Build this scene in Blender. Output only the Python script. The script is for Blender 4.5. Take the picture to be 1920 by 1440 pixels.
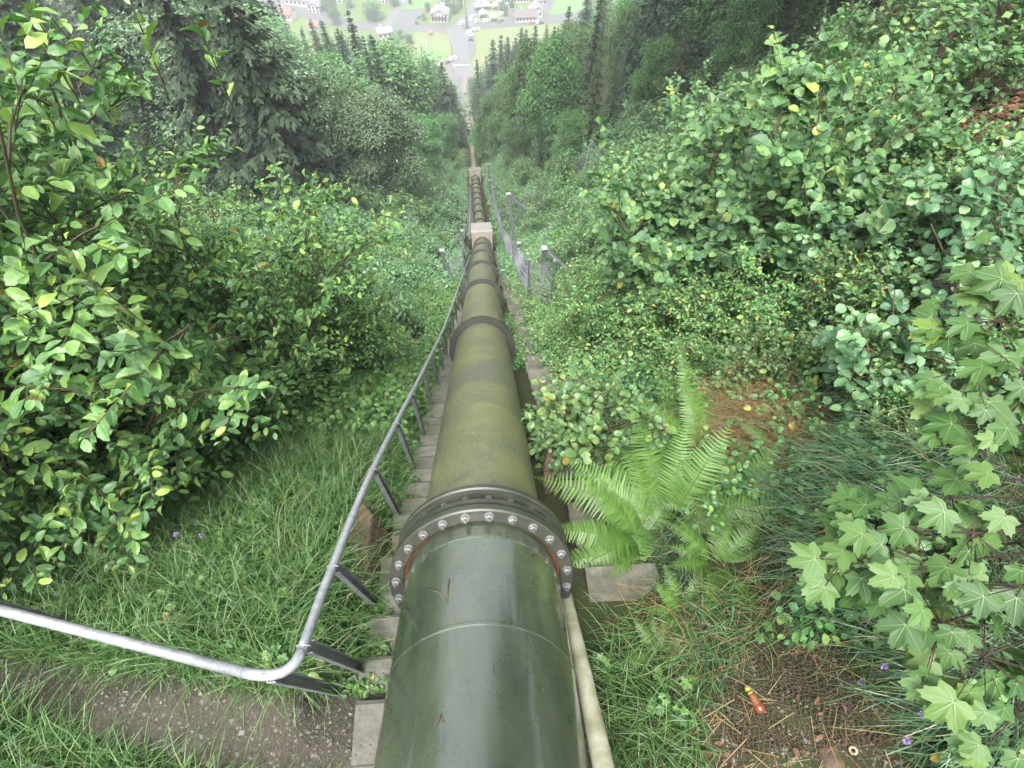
import bpy, math, random
import numpy as np
from mathutils import Vector, Matrix, Euler
R = math.radians
for o in list(bpy.data.objects):
    bpy.data.objects.remove(o, do_unlink=True)
sc = bpy.context.scene
COL = sc.collection

# ------------------------------------------------------------------ camera, world, sun, exposure
PITCH, YAW, F = R(57.0), R(3.86), 1000.0          # looking down, turned a little right of the pipe; F in photo pixels (1920 wide)
cd = bpy.data.cameras.new('camera'); cam = bpy.data.objects.new('camera', cd); COL.objects.link(cam)
cam.location = (0, 0, 0); cam.rotation_euler = Euler((R(90) - PITCH, 0, -YAW), 'XYZ')
cd.sensor_width = 36.0; cd.lens = 36.0 * F / 1920.0; cd.clip_start = 0.05; cd.clip_end = 3000
sc.camera = cam
SUN_EL, SUN_AZ = R(68), R(-160)
w = bpy.data.worlds.new('World'); sc.world = w; w.use_nodes = True
nt = w.node_tree; bg = nt.nodes['Background']
sky = nt.nodes.new('ShaderNodeTexSky'); sky.sky_type = 'NISHITA'; sky.sun_disc = False
sky.sun_elevation = SUN_EL; sky.sun_rotation = SUN_AZ; sky.dust_density = 6; sky.air_density = 1.0; sky.ozone_density = 1.0
hs = nt.nodes.new('ShaderNodeHueSaturation'); hs.inputs['Saturation'].default_value = 0.35
nt.links.new(sky.outputs[0], hs.inputs['Color']); nt.links.new(hs.outputs[0], bg.inputs[0]); bg.inputs[1].default_value = 0.15
sl = bpy.data.lights.new('sun', 'SUN'); so = bpy.data.objects.new('sun', sl); COL.objects.link(so)
sl.energy = 1.2; sl.angle = R(35); sl.color = (1, 0.97, 0.92)
so.rotation_euler = Euler((R(90) - SUN_EL, 0, math.pi - SUN_AZ), 'XYZ')
so.location = (0, 0, 30)
sc.view_settings.view_transform = 'Standard'; sc.view_settings.look = 'None'
sc.view_settings.gamma = 1; sc.view_settings.use_curve_mapping = False
sc.view_settings.exposure = 2.02
HAZE = 0.0010
sc.cycles.use_denoising = True
sc.cycles.max_bounces = 8; sc.cycles.diffuse_bounces = 4; sc.cycles.glossy_bounces = 2
sc.cycles.transmission_bounces = 3; sc.cycles.volume_bounces = 0; sc.cycles.transparent_max_bounces = 6
sc.cycles.use_adaptive_sampling = True; sc.cycles.adaptive_threshold = 0.02

# ------------------------------------------------------------------ where things stand
cp, sp = math.cos(PITCH), math.sin(PITCH)
FW = np.array([math.sin(YAW) * cp, math.cos(YAW) * cp, -sp]); RT = np.array([math.cos(YAW), -math.sin(YAW), 0.]); UP = np.cross(RT, FW)
def P(px, py, z): return (FW + RT * (px - 960) / F - UP * (py - 720) / F) * z
def proj(p):
    p = np.asarray(p, float); z = p @ FW
    return 960 + F * (p @ RT) / z, 720 - F * (p @ UP) / z, z

def sstep(a, b, x):
    t = np.clip((np.asarray(x, float) - a) / (b - a), 0, 1); return t * t * (3 - 2 * t)
_r = np.random.RandomState(5); _NT = _r.rand(256, 256)
def vnoise(x, y):
    xi = np.floor(x).astype(int); yi = np.floor(y).astype(int); fx = x - xi; fy = y - yi
    fx = fx * fx * (3 - 2 * fx); fy = fy * fy * (3 - 2 * fy)
    a = _NT[xi % 256, yi % 256]; b = _NT[(xi + 1) % 256, yi % 256]; c = _NT[xi % 256, (yi + 1) % 256]; d = _NT[(xi + 1) % 256, (yi + 1) % 256]
    return (a * (1 - fx) + b * fx) * (1 - fy) + (c * (1 - fx) + d * fx) * fy - 0.5
def fbm(x, y): return vnoise(x, y) + .5 * vnoise(x * 2.1 + 7, y * 2.1 + 3) + .25 * vnoise(x * 4.3 + 1, y * 4.3 + 9)

VALLEY = -136.0
# the stair line / centre of the clearing, and the pipe axis
SY = [-60, -1.0, 0.0, 0.9, 2.0, 3.4, 6.0, 13.0, 23.5, 27, 54, 125, 246, 250, 2000]
SZ = [26, -3.2, -3.2, -3.68, -4.57, -5.75, -8.05, -13.95, -22.2, -24.6, -39.6, -75.4, -137.5, -139, -700]
AX = [(-.13, -2.2, -1.44), (-.13, -.12, -2.675), (-.12, .72, -3.18)]                                   # thicker near pipe
AX2 = [(-.12, .72, -3.18), (-.12, 23.4, -21.20)]
AX3 = [(-.15, 26.4, -23.65), (-.64, 53.2, -38.4)]
AX4 = [(-.66, 55.2, -39.6), (-2.0, 124.0, -74.0)]
AX5 = [(-2.05, 126.5, -75.2), (-5.4, 246.0, -136.4)]
def cx(y): return np.interp(y, [-60, 23.5, 54, 125, 246, 900], [-.12, -.12, -.64, -2.0, -5.4, -5.4])
def slope(x, y):
    base = np.interp(y, SY, SZ)
    u = x - cx(y)
    kr = np.interp(y, [-4, -.6, .6, 2.5, 6, 20, 60, 160], [.15, .2, .50, .72, .75, .68, .55, .42])
    kl = np.interp(y, [-4, 0, 2, 6, 14, 30, 160], [0, .0, .03, .08, .22, .34, .30])
    dr = np.maximum(0, u - 1.0); dl = np.maximum(0, -u - 1.3)
    rise = kr * (np.minimum(dr, 45) + .35 * np.maximum(0, dr - 45)) + kl * (np.minimum(dl, 45) + .3 * np.maximum(0, dl - 45))
    am = sstep(1.0, 2.2, np.abs(u)); far = np.clip((y - 8) / 60, 0, 1)
    n = am * (.16 * fbm(x * .9, y * .9) + .05 * fbm(x * 4, y * 4) + far * 1.6 * fbm(x * .13, y * .13))
    verge = .24 * sstep(-.84, -.98, u) * (1 - sstep(1.5, 2.4, -u)) * sstep(-.05, .3, y) * (1 - sstep(3.2, 5.0, y))
    return base + rise + n + verge
def ground(x, y):
    x = np.asarray(x, float); y = np.asarray(y, float)
    return np.maximum(slope(x, y), VALLEY)
def gz(x, y): return float(ground(np.array([x]), np.array([y]))[0])
def G(px, py, h=0.0, tmax=500):
    """the ground point (raised by h) seen at a photo pixel"""
    d = P(px, py, 1.0); a = .6; t = a
    while t < tmax:
        q = d * t
        if q[2] < gz(q[0], q[1]) + h:
            lo, hi = a, t
            for _ in range(24):
                m = (lo + hi) / 2; q = d * m
                if q[2] < gz(q[0], q[1]) + h: hi = m
                else: lo = m
            return d * hi
        a = t; t *= 1.03
    return d * tmax
def V(px, py, h=0.0):
    d = P(px, py, 1.0); return d * ((VALLEY + h) / d[2])

# ------------------------------------------------------------------ mesh building
class MB:
    """collects vertices and polygons (numpy) for ONE mesh object"""
    def __init__(s): s.v = []; s.f = []; s.n = 0; s.smooth = []; s.mi = []; s.cur = 0
    def add(s, V_, faces, smooth=False):
        V_ = np.asarray(V_, float).reshape(-1, 3)
        for a in faces:
            a = np.asarray(a, np.int64)
            if a.ndim == 1: a = a[None]
            s.f.append(a + s.n); s.smooth.append(smooth); s.mi.append(s.cur)
        s.v.append(V_); s.n += len(V_); return s
    def box(s, c, size, M=None):
        h = np.array(size) / 2
        q = np.array([[x, y, z] for z in (-1, 1) for y in (-1, 1) for x in (-1, 1)]) * h
        if M is not None: q = q @ np.array(M).T
        return s.add(q + np.array(c), [[[0, 2, 3, 1], [4, 5, 7, 6], [0, 1, 5, 4], [2, 6, 7, 3], [0, 4, 6, 2], [1, 3, 7, 5]]])
    def beam(s, a, b, wx, wy, up=(0, 0, 1)):
        a = np.array(a, float); b = np.array(b, float); d = b - a; L = np.linalg.norm(d); d = d / L
        x = np.cross(np.array(up, float), d)
        if np.linalg.norm(x) < 1e-3: x = np.cross([0, 1, 0], d)
        x /= np.linalg.norm(x); y = np.cross(d, x)
        return s.box((a + b) / 2, (wx, wy, L), np.stack([x, y, d], 1))
    def tube(s, pts, rad, n=8, cap=True, smooth=True):
        pts = np.asarray(pts, float); m = len(pts); rad = np.broadcast_to(np.asarray(rad, float), (m,))
        t = np.gradient(pts, axis=0); t /= np.linalg.norm(t, axis=1)[:, None] + 1e-12
        ref = np.array([0, 0, 1.]) if abs(t[0, 2]) < .9 else np.array([1., 0, 0])
        x = np.cross(ref, t[0]); x /= np.linalg.norm(x); X = []
        for k in range(m):
            x = x - t[k] * (x @ t[k]); x /= np.linalg.norm(x) + 1e-12; X.append(x)
        X = np.array(X); Y = np.cross(t, X)
        a = np.arange(n) * 2 * math.pi / n
        v = pts[:, None] + rad[:, None, None] * (np.cos(a)[None, :, None] * X[:, None] + np.sin(a)[None, :, None] * Y[:, None])
        i = np.arange(m - 1)[:, None] * n; j = np.arange(n)[None]; k = (j + 1) % n
        q = np.stack([i + j, i + k, i + n + k, i + n + j], -1).reshape(-1, 4)
        s.add(v, [q], smooth)
        if cap:
            s.f.append((np.arange(n)[::-1] + (s.n - m * n))[None]); s.smooth.append(False); s.mi.append(s.cur)
            s.f.append((np.arange(n) + s.n - n)[None]); s.smooth.append(False); s.mi.append(s.cur)
        return s
    def lathe(s, prof, o, d, n=48, smooth=True):
        """prof: (distance along d, radius) list revolved about the axis through o"""
        o = np.array(o, float); d = np.array(d, float); d /= np.linalg.norm(d)
        x = np.cross([1., 0, 0], d); x /= np.linalg.norm(x); y = np.cross(d, x)
        a = np.arange(n) * 2 * math.pi / n
        ring = np.cos(a)[:, None] * x + np.sin(a)[:, None] * y
        prof = list(prof)
        for (p0, r0), (p1, r1) in zip(prof[:-1], prof[1:]):
            v = np.concatenate([o + d * p0 + ring * r0, o + d * p1 + ring * r1])
            j = np.arange(n); k = (j + 1) % n
            s.add(v, [np.stack([j, k, n + k, n + j], -1)], smooth)
        return s
    def poly(s, pts, z0, z1):
        """upright prism from a plan outline"""
        n = len(pts); a = np.array([[p[0], p[1], z0] for p in pts] + [[p[0], p[1], z1] for p in pts])
        j = np.arange(n); k = (j + 1) % n
        return s.add(a, [np.stack([j, k, k + n, j + n], -1), (np.arange(n) + n)[None], np.arange(n)[::-1][None]])
    def sprinkle(s, T, pos, M, size, smooth=False):
        """many copies of template T=(verts, faces) at pos with 3x3 frames M (columns) and sizes; a list of templates is dealt out in turn"""
        if isinstance(T, list):
            size = np.broadcast_to(np.asarray(size, float), (len(pos),))
            for k, t in enumerate(T): s.sprinkle(t, pos[k::len(T)], M[k::len(T)], size[k::len(T)], smooth)
            return s
        tv, tf = T; m = len(pos); k = len(tv)
        v = np.einsum('mij,kj->mki', M, tv) * np.asarray(size).reshape(m, 1, 1) + np.asarray(pos)[:, None]
        off = (np.arange(m) * k)[:, None, None]
        return s.add(v.reshape(-1, 3), [(np.asarray(a)[None] + off).reshape(-1, np.asarray(a).shape[-1]) for a in tf], smooth)
    def build(s, name, mat, parent=None, origin=None):
        me = bpy.data.meshes.new(name)
        v = np.concatenate(s.v) if s.v else np.zeros((0, 3))
        if origin is not None: v = v - np.array(origin)
        me.vertices.add(len(v)); me.vertices.foreach_set('co', v.astype(np.float32).ravel())
        li = np.concatenate([a.ravel() for a in s.f]).astype(np.int32)
        ln = np.concatenate([np.full(len(a), a.shape[1]) for a in s.f]).astype(np.int32)
        sm = np.concatenate([np.full(len(a), b) for a, b in zip(s.f, s.smooth)])
        me.loops.add(len(li)); me.loops.foreach_set('vertex_index', li)
        me.polygons.add(len(ln)); me.polygons.foreach_set('loop_start', np.concatenate([[0], np.cumsum(ln)[:-1]]).astype(np.int32))
        me.polygons.foreach_set('use_smooth', sm.astype(bool))
        if isinstance(mat, (list, tuple)): me.polygons.foreach_set('material_index', np.concatenate([np.full(len(a), b, np.int32) for a, b in zip(s.f, s.mi)]))
        me.update(calc_edges=True); me.validate()
        o = bpy.data.objects.new(name, me); COL.objects.link(o)
        for q in (mat if isinstance(mat, (list, tuple)) else [mat]): me.materials.append(q)
        if parent is not None: o.parent = parent
        elif origin is not None: o.location = origin
        return o

def tag(o, label=None, cat=None, group=None, kind=None):
    if label: o['label'] = label
    if cat: o['category'] = cat
    if group: o['group'] = group
    if kind: o['kind'] = kind
    return o
def thing(name, loc, label, cat, group=None, rz=0, scale=1):
    o = bpy.data.objects.new(name, None); COL.objects.link(o); o.empty_display_size = .2
    o.location = loc; o.rotation_euler = (0, 0, rz); o.scale = (scale,) * 3 if np.isscalar(scale) else scale
    return tag(o, label, cat, group)
def copy_tree(o, parent=None):
    c = o.copy(); COL.objects.link(c)
    if parent is not None: c.parent = parent
    for ch in o.children: copy_tree(ch, c)
    return c
def dup(o, loc, rz, scale, label, group=None, tilt=(0, 0)):
    c = copy_tree(o); place(c, loc, rz, scale, label, group, tilt); return c
def place(c, loc, rz, scale, label, group=None, tilt=(0, 0)):
    c.location = loc; c.rotation_euler = (tilt[0], tilt[1], rz); c.scale = (scale,) * 3 if np.isscalar(scale) else scale
    c['label'] = label
    if group: c['group'] = group
    return c
class Proto:
    """first use moves the built thing itself, later uses copy it"""
    def __init__(s, o): s.o = o; s.used = False
    def put(s, loc, rz=0, scale=1, label='', group=None, tilt=(0, 0)):
        if not s.used:
            s.used = True; return place(s.o, loc, rz, scale, label, group, tilt)
        return dup(s.o, loc, rz, scale, label, group, tilt)

# ------------------------------------------------------------------ materials
def mat(name, col, rough=.6, spec=.5, metal=0.0):
    m = bpy.data.materials.new(name); m.use_nodes = True
    b = m.node_tree.nodes['Principled BSDF']
    b.inputs['Base Color'].default_value = (*col, 1); b.inputs['Roughness'].default_value = rough
    b.inputs['Specular IOR Level'].default_value = spec; b.inputs['Metallic'].default_value = metal
    return m
def node(m, t, **kw):
    n = m.node_tree.nodes.new(t)
    for k, v in kw.items(): setattr(n, k, v)
    return n
def lk(m, a, b): m.node_tree.links.new(a, b)
def ramp(m, fac, stops, interp='LINEAR'):
    n = node(m, 'ShaderNodeValToRGB'); e = n.color_ramp.elements; n.color_ramp.interpolation = interp
    while len(e) < len(stops): e.new(.5)
    for k, (p, c) in enumerate(stops): e[k].position = p; e[k].color = (*c, 1) if len(c) == 3 else c
    lk(m, fac, n.inputs[0]); return n.outputs[0]
def noise(m, scale, detail=4, rough=.6, vec=None, dist=0, stretch=None):
    n = node(m, 'ShaderNodeTexNoise'); n.inputs['Scale'].default_value = scale; n.inputs['Detail'].default_value = detail
    n.inputs['Roughness'].default_value = rough; n.inputs['Distortion'].default_value = dist
    if vec is None:
        tc = node(m, 'ShaderNodeTexCoord'); vec = tc.outputs['Object']
    if stretch is not None:
        mp = node(m, 'ShaderNodeMapping'); mp.inputs['Scale'].default_value = stretch[0]; mp.inputs['Rotation'].default_value = stretch[1]
        lk(m, vec, mp.inputs[0]); vec = mp.outputs[0]
    lk(m, vec, n.inputs['Vector']); return n.outputs['Fac']
def mix(m, fac, a, b, mode='MIX'):
    n = node(m, 'ShaderNodeMix', data_type='RGBA', blend_type=mode)
    for s_, x in ((n.inputs[0], fac), (n.inputs[6], a), (n.inputs[7], b)):
        if hasattr(x, 'links'): lk(m, x, s_)
        else: s_.default_value = x if np.isscalar(x) else (*x, 1)
    return n.outputs[2]
def bump(m, h, strength=.4, dist=.02):
    n = node(m, 'ShaderNodeBump'); n.inputs['Strength'].default_value = strength; n.inputs['Distance'].default_value = dist
    lk(m, h, n.inputs['Height']); b = m.node_tree.nodes['Principled BSDF']; lk(m, n.outputs[0], b.inputs['Normal'])
def base(m, c): lk(m, c, m.node_tree.nodes['Principled BSDF'].inputs['Base Color'])
def noisy(name, stops, scale, rough=.7, bmp=.4, bscale=None, bdist=.02, spec=.4, metal=0, stretch=None):
    m = mat(name, (.2, .2, .2), rough, spec, metal)
    n = noise(m, scale, 6, .65, stretch=stretch); base(m, ramp(m, n, stops))
    if bmp: bump(m, noise(m, bscale or scale * 3, 6, .7), bmp, bdist)
    return m
def leafmat(name, stops, rough=.42, trans=.3, objvar=.0, spec=.5):
    """leaf colour varies from leaf to leaf (each leaf is its own island); some light passes through"""
    m = mat(name, (.05, .1, .03), rough, spec); b = m.node_tree.nodes['Principled BSDF']
    g = node(m, 'ShaderNodeNewGeometry'); c = ramp(m, g.outputs['Random Per Island'], stops)
    if objvar:
        oi = node(m, 'ShaderNodeObjectInfo'); h = node(m, 'ShaderNodeHueSaturation')
        mr = node(m, 'ShaderNodeMapRange'); mr.inputs[3].default_value = 1 - objvar; mr.inputs[4].default_value = 1 + objvar
        lk(m, oi.outputs['Random'], mr.inputs[0]); lk(m, mr.outputs[0], h.inputs['Value'])
        mh = node(m, 'ShaderNodeMapRange'); mh.inputs[3].default_value = .5 - objvar * .07; mh.inputs[4].default_value = .5 + objvar * .05
        lk(m, oi.outputs['Random'], mh.inputs[0]); lk(m, mh.outputs[0], h.inputs['Hue'])
        lk(m, c, h.inputs['Color']); c = h.outputs[0]
    lk(m, c, b.inputs['Base Color'])
    t = node(m, 'ShaderNodeBsdfTranslucent'); tm = mix(m, 1.0, c, (1.0, 1.15, .55), 'MULTIPLY'); lk(m, tm, t.inputs[0])
    ms = node(m, 'ShaderNodeMixShader'); ms.inputs[0].default_value = trans
    lk(m, b.outputs[0], ms.inputs[1]); lk(m, t.outputs[0], ms.inputs[2])
    lk(m, ms.outputs[0], m.node_tree.nodes['Material Output'].inputs['Surface'])
    return m

M = {}
# near pipe: glossy dark olive paint with algae stains and dirt
m = M['paint'] = mat('olive_paint', (.06, .075, .055), .24, .5)
b_ = m.node_tree.nodes['Principled BSDF']; b_.inputs['Coat Weight'].default_value = 1.0; b_.inputs['Coat Roughness'].default_value = .12; b_.inputs['Coat IOR'].default_value = 1.7
n1 = noise(m, 1.6, 6, .65, stretch=((1.6, .5, 1), (0, 0, 0))); n2 = noise(m, 9, 5, .7); n3 = noise(m, 3.5, 7, .7, dist=.6)
c = ramp(m, n1, [(.32, (.026, .036, .024)), (.5, (.044, .057, .037)), (.66, (.070, .084, .040))])
c = mix(m, ramp(m, n3, [(.55, (0, 0, 0)), (.68, (.7, .7, .7))]), c, (.066, .058, .040))
c = mix(m, ramp(m, noise(m, 55, 3, .6), [(.74, (0, 0, 0)), (.78, (1, 1, 1))]), c, (.19, .20, .13)); base(m, c)
lk(m, ramp(m, n3, [(.35, (.16, .16, .16)), (.7, (.5, .5, .5))]), m.node_tree.nodes['Principled BSDF'].inputs['Roughness'])
bump(m, n2, .05, .01)
# farther pipe: matt, overgrown with yellow-green algae in streaks round the pipe
m = M['algae'] = mat('mossy_paint', (.1, .11, .05), .5, .45)
n1 = noise(m, 2.0, 8, .72, dist=.8); n2 = noise(m, 1.1, 5, .6); n3 = noise(m, 18, 6, .85, dist=.4, stretch=((3.2, .55, 1.2), (R(-38), 0, R(12))))
c = ramp(m, n1, [(.30, (.050, .062, .044)), (.44, (.088, .098, .050)), (.58, (.120, .126, .050)), (.70, (.16, .156, .050))])
c = mix(m, ramp(m, n2, [(.45, (0, 0, 0)), (.60, (.75, .75, .75))]), c, (.070, .075, .058))
c = mix(m, ramp(m, n3, [(.50, (0, 0, 0)), (.66, (.7, .7, .7))]), c, (.175, .178, .105))
c = mix(m, ramp(m, noise(m, 30, 6, .85, dist=.3, stretch=((2.5, .4, 1), (R(-38), R(25), R(-18)))), [(.55, (0, 0, 0)), (.68, (.55, .55, .55))]), c, (.060, .066, .040))
c = mix(m, ramp(m, noise(m, 5, 5, .7), [(.66, (0, 0, 0)), (.76, (.6, .6, .6))]), c, (.15, .085, .03)); base(m, c); bump(m, n3, .15, .01)
M['faralgae'] = noisy('weathered_far_pipe', [(.3, (.11, .115, .075)), (.6, (.15, .155, .105)), (.8, (.19, .19, .13))], 1.5, .5, 0)
M['joint'] = noisy('joint_paint', [(.3, (.022, .026, .020)), (.55, (.038, .042, .032)), (.75, (.058, .055, .036))], 4, .38, .12)
M['collar'] = noisy('collar_paint', [(.3, (.013, .014, .012)), (.6, (.024, .025, .02)), (.8, (.045, .043, .03))], 5, .45, .1)
M['nut'] = noisy('zinc_nut', [(.3, (.17, .175, .17)), (.7, (.30, .305, .30))], 30, .45, .1, metal=.6)
M['stud'] = noisy('stud_steel', [(.3, (.09, .085, .08)), (.7, (.2, .19, .18))], 30, .45, .1, metal=.7)
M['seal'] = noisy('red_seal', [(.3, (.05, .02, .015)), (.7, (.22, .07, .04))], 14, .7, .3)
M['galv'] = noisy('galvanised_steel', [(.3, (.19, .205, .22)), (.5, (.28, .295, .315)), (.75, (.36, .375, .39))], 22, .42, .06, metal=.35)
M['galvdark'] = noisy('weathered_zinc', [(.3, (.13, .15, .155)), (.6, (.23, .25, .255)), (.8, (.30, .32, .32))], 12, .5, .1, metal=.4)
M['galvcap'] = noisy('bright_zinc', [(.3, (.21, .225, .235)), (.7, (.30, .315, .33))], 15, .4, .06, metal=.3)
m = M['concrete'] = mat('old_concrete', (.3, .29, .27), .85, .3)
n1 = noise(m, 5, 8, .7); n2 = noise(m, 40, 5, .7); n3 = noise(m, 1.7, 6, .7, dist=.5)
c = ramp(m, n1, [(.28, (.050, .050, .040)), (.5, (.105, .104, .088)), (.72, (.17, .168, .145))])
c = mix(m, ramp(m, n3, [(.52, (0, 0, 0)), (.66, (.75, .75, .75))]), c, (.075, .085, .04))
c = mix(m, ramp(m, noise(m, 70, 2, .5), [(.66, (0, 0, 0)), (.70, (1, 1, 1))]), c, (.045, .035, .025)); base(m, c); bump(m, n2, .5, .012)
M['block'] = noisy('pale_concrete', [(.28, (.10, .088, .074)), (.5, (.175, .155, .133)), (.72, (.23, .205, .18))], 2.6, .85, .3, 30)
m = M['blocktop'] = noisy('bleached_concrete', [(.3, (.21, .198, .18)), (.7, (.29, .275, .255))], 3, .85, .3, 30)
M['kerb'] = noisy('dark_concrete', [(.25, (.032, .032, .022)), (.48, (.072, .070, .052)), (.62, (.120, .117, .092)), (.8, (.066, .078, .036))], 4, .9, .6, 26, .02)
M['palepipe'] = noisy('lichened_pvc', [(.3, (.20, .20, .11)), (.5, (.34, .34, .24)), (.7, (.46, .46, .38))], 7, .7, .25, 40, stretch=((1, 1, 1), (0, 0, 0)))
M['rock'] = noisy('mossy_rock', [(.28, (.03, .024, .017)), (.5, (.085, .062, .04)), (.68, (.13, .085, .04)), (.82, (.07, .085, .025))], 5, .9, 1, 9, .06)
M['darkrock'] = noisy('grey_rock', [(.3, (.025, .023, .02)), (.55, (.07, .066, .06)), (.78, (.13, .125, .115))], 6, .9, 1, 12, .06)
M['bark'] = noisy('bark', [(.3, (.035, .026, .018)), (.6, (.075, .058, .042)), (.8, (.12, .10, .08))], 6, .9, .8, 14, .03, stretch=((1, 1, .25), (0, 0, 0)))
M['redbark'] = noisy('reddish_bark', [(.3, (.022, .014, .010)), (.6, (.055, .035, .025)), (.8, (.10, .07, .05))], 6, .9, 1, 12, .04, stretch=((1, 1, .3), (0, 0, 0)))
M['twig'] = noisy('twig', [(.3, (.04, .04, .02)), (.7, (.085, .07, .035))], 20, .7, .2)
M['greentwig'] = noisy('green_twig', [(.3, (.05, .065, .02)), (.7, (.10, .10, .035))], 20, .6, .2)
M['cutwood'] = noisy('cut_wood', [(.3, (.25, .17, .09)), (.7, (.40, .30, .18))], 12, .8, .4)
# leaves
M['willow'] = leafmat('willow_leaf', [(0, (0.048, 0.119, 0.038)), (.30, (0.076, 0.175, 0.057)), (.62, (0.115, 0.236, 0.073)), (.90, (0.184, 0.323, 0.088)), (.982, (0.334, 0.485, 0.109)), (.994, (0.339, 0.331, 0.065)), (1, (0.141, 0.063, 0.033))], .45, .30)
M['shoot'] = leafmat('young_leaf', [(0, (0.082, 0.166, 0.043)), (.6, (0.130, 0.229, 0.061)), (.9, (0.178, 0.261, 0.073)), (1, (0.255, 0.242, 0.084))], .4, .35)
M['hazel'] = leafmat('hazel_leaf', [(0, (0.041, 0.103, 0.042)), (.35, (0.069, 0.154, 0.059)), (.7, (0.104, 0.210, 0.073)), (.93, (0.152, 0.269, 0.091)), (.994, (0.257, 0.355, 0.091)), (1, (0.328, 0.284, 0.040))], .5, .30, .12)
M['lime'] = leafmat('yellowish_leaf', [(0, (0.054, 0.118, 0.047)), (.4, (0.084, 0.166, 0.056)), (.8, (0.127, 0.218, 0.066)), (.96, (0.185, 0.254, 0.079)), (1, (0.334, 0.247, 0.060))], .42, .32, .1)
M['bramble'] = leafmat('bramble_leaf', [(0, (0.046, 0.119, 0.040)), (.4, (0.078, 0.182, 0.055)), (.8, (0.120, 0.244, 0.073)), (.97, (0.202, 0.315, 0.088)), (1, (0.366, 0.256, 0.057))], .4, .26, .18)
M['bluegreen'] = leafmat('bluish_leaf', [(0, (0.048, 0.122, 0.057)), (.4, (0.084, 0.185, 0.084)), (.85, (0.135, 0.261, 0.116)), (1, (0.200, 0.323, 0.135))], .42, .25, .15)
M['maple'] = leafmat('maple_leaf', [(0, (0.034, 0.086, 0.022)), (.45, (0.053, 0.119, 0.030)), (.85, (0.075, 0.148, 0.037)), (1, (0.116, 0.185, 0.034))], .5, .28, spec=.35)
M['beech'] = leafmat('broad_crown', [(0, (0.047, 0.123, 0.046)), (.35, (0.078, 0.183, 0.066)), (.75, (0.124, 0.261, 0.100)), (1, (0.195, 0.339, 0.137))], .62, .32, .38, .25)
M['silver'] = leafmat('silvery_crown', [(0, (0.068, 0.125, 0.067)), (.4, (0.116, 0.193, 0.104)), (.8, (0.189, 0.284, 0.167)), (1, (0.272, 0.378, 0.228))], .7, .32, .2, .2)
M['spruce'] = leafmat('spruce_needles', [(0, (0.013, 0.035, 0.019)), (.5, (0.024, 0.058, 0.027)), (.9, (0.039, 0.084, 0.038)), (1, (0.063, 0.106, 0.049))], .6, .12, .35, .3)
M['larch'] = leafmat('larch_needles', [(0, (0.048, 0.085, 0.039)), (.5, (0.074, 0.125, 0.054)), (1, (0.116, 0.175, 0.075))], .6, .2, .2, .3)
M['fern'] = leafmat('fern_frond', [(0, (0.066, 0.153, 0.028)), (.5, (0.098, 0.200, 0.039)), (1, (0.137, 0.248, 0.051))], .45, .35)
M['fernold'] = leafmat('dull_fern', [(0, (.055, .125, .030)), (.6, (.085, .165, .04)), (1, (.13, .19, .05))], .5, .3)
M['fernbrown'] = leafmat('withered_fern', [(0, (.06, .022, .010)), (.6, (.105, .040, .018)), (1, (.15, .065, .026))], .7, .2)
M['grass'] = leafmat('grass_blade', [(0, (0.036, 0.094, 0.025)), (.4, (0.062, 0.142, 0.037)), (.8, (0.098, 0.193, 0.052)), (.95, (0.149, 0.213, 0.075)), (1, (0.220, 0.205, 0.125))], .45, .32)
M['grassdark'] = leafmat('sedge_blade', [(0, (0.028, 0.076, 0.036)), (.5, (0.055, 0.121, 0.055)), (.9, (0.093, 0.172, 0.076)), (.97, (0.180, 0.170, 0.070)), (1, (0.220, 0.140, 0.070))], .36, .25)
M['grassdry'] = leafmat('dry_grass', [(0, (.14, .080, .032)), (.5, (.22, .135, .055)), (.85, (.28, .19, .085)), (1, (.17, .18, .06))], .6, .25)
M['herb'] = leafmat('herb_leaf', [(0, (0.038, 0.103, 0.026)), (.4, (0.065, 0.152, 0.038)), (.8, (0.099, 0.206, 0.050)), (.97, (0.153, 0.245, 0.065)), (1, (0.243, 0.216, 0.071))], .42, .3)
M['petal'] = leafmat('violet_petal', [(0, (.25, .16, .42)), (1, (.38, .27, .55))], .6, .3)
M['deadleaf'] = leafmat('fallen_leaf', [(0, (0.066, 0.027, 0.013)), (.6, (0.108, 0.048, 0.023)), (1, (0.156, 0.090, 0.046))], .7, .15)
M['wire'] = noisy('fence_wire', [(.3, (.19, .205, .22)), (.7, (.28, .295, .31))], 10, .5, 0, metal=.2)
# ground
m = M['soil'] = mat('forest_soil', (.06, .045, .03), .95, .2)
n1 = noise(m, 1.3, 8, .7); n2 = noise(m, 14, 8, .75); n3 = noise(m, .35, 5, .6)
c = ramp(m, n2, [(.3, (.022, .016, .010)), (.5, (.050, .036, .023)), (.68, (.085, .062, .040)), (.85, (.14, .11, .08))])
c = mix(m, ramp(m, n1, [(.40, (0, 0, 0)), (.55, (.9, .9, .9))]), c, (.035, .055, .018)); base(m, c); bump(m, n2, .9, .04)
m = M['path'] = mat('trodden_gravel', (.12, .105, .09), .95, .25)
n2 = noise(m, 45, 6, .75); n1 = noise(m, 4, 6, .7)
c = ramp(m, n2, [(.3, (.026, .024, .017)), (.5, (.056, .052, .039)), (.7, (.100, .094, .075))])
c = mix(m, ramp(m, n1, [(.35, (0, 0, 0)), (.65, (.7, .7, .7))]), c, (.070, .064, .048)); base(m, c); bump(m, n2, 1, .02)
M['pebble'] = leafmat('pebble', [(0, (.045, .04, .030)), (.5, (.082, .074, .058)), (.9, (.125, .115, .095)), (1, (.18, .17, .145))], .8, 0)
m = M['meadow'] = mat('meadow', (.08, .14, .04), .9, .2)
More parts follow.
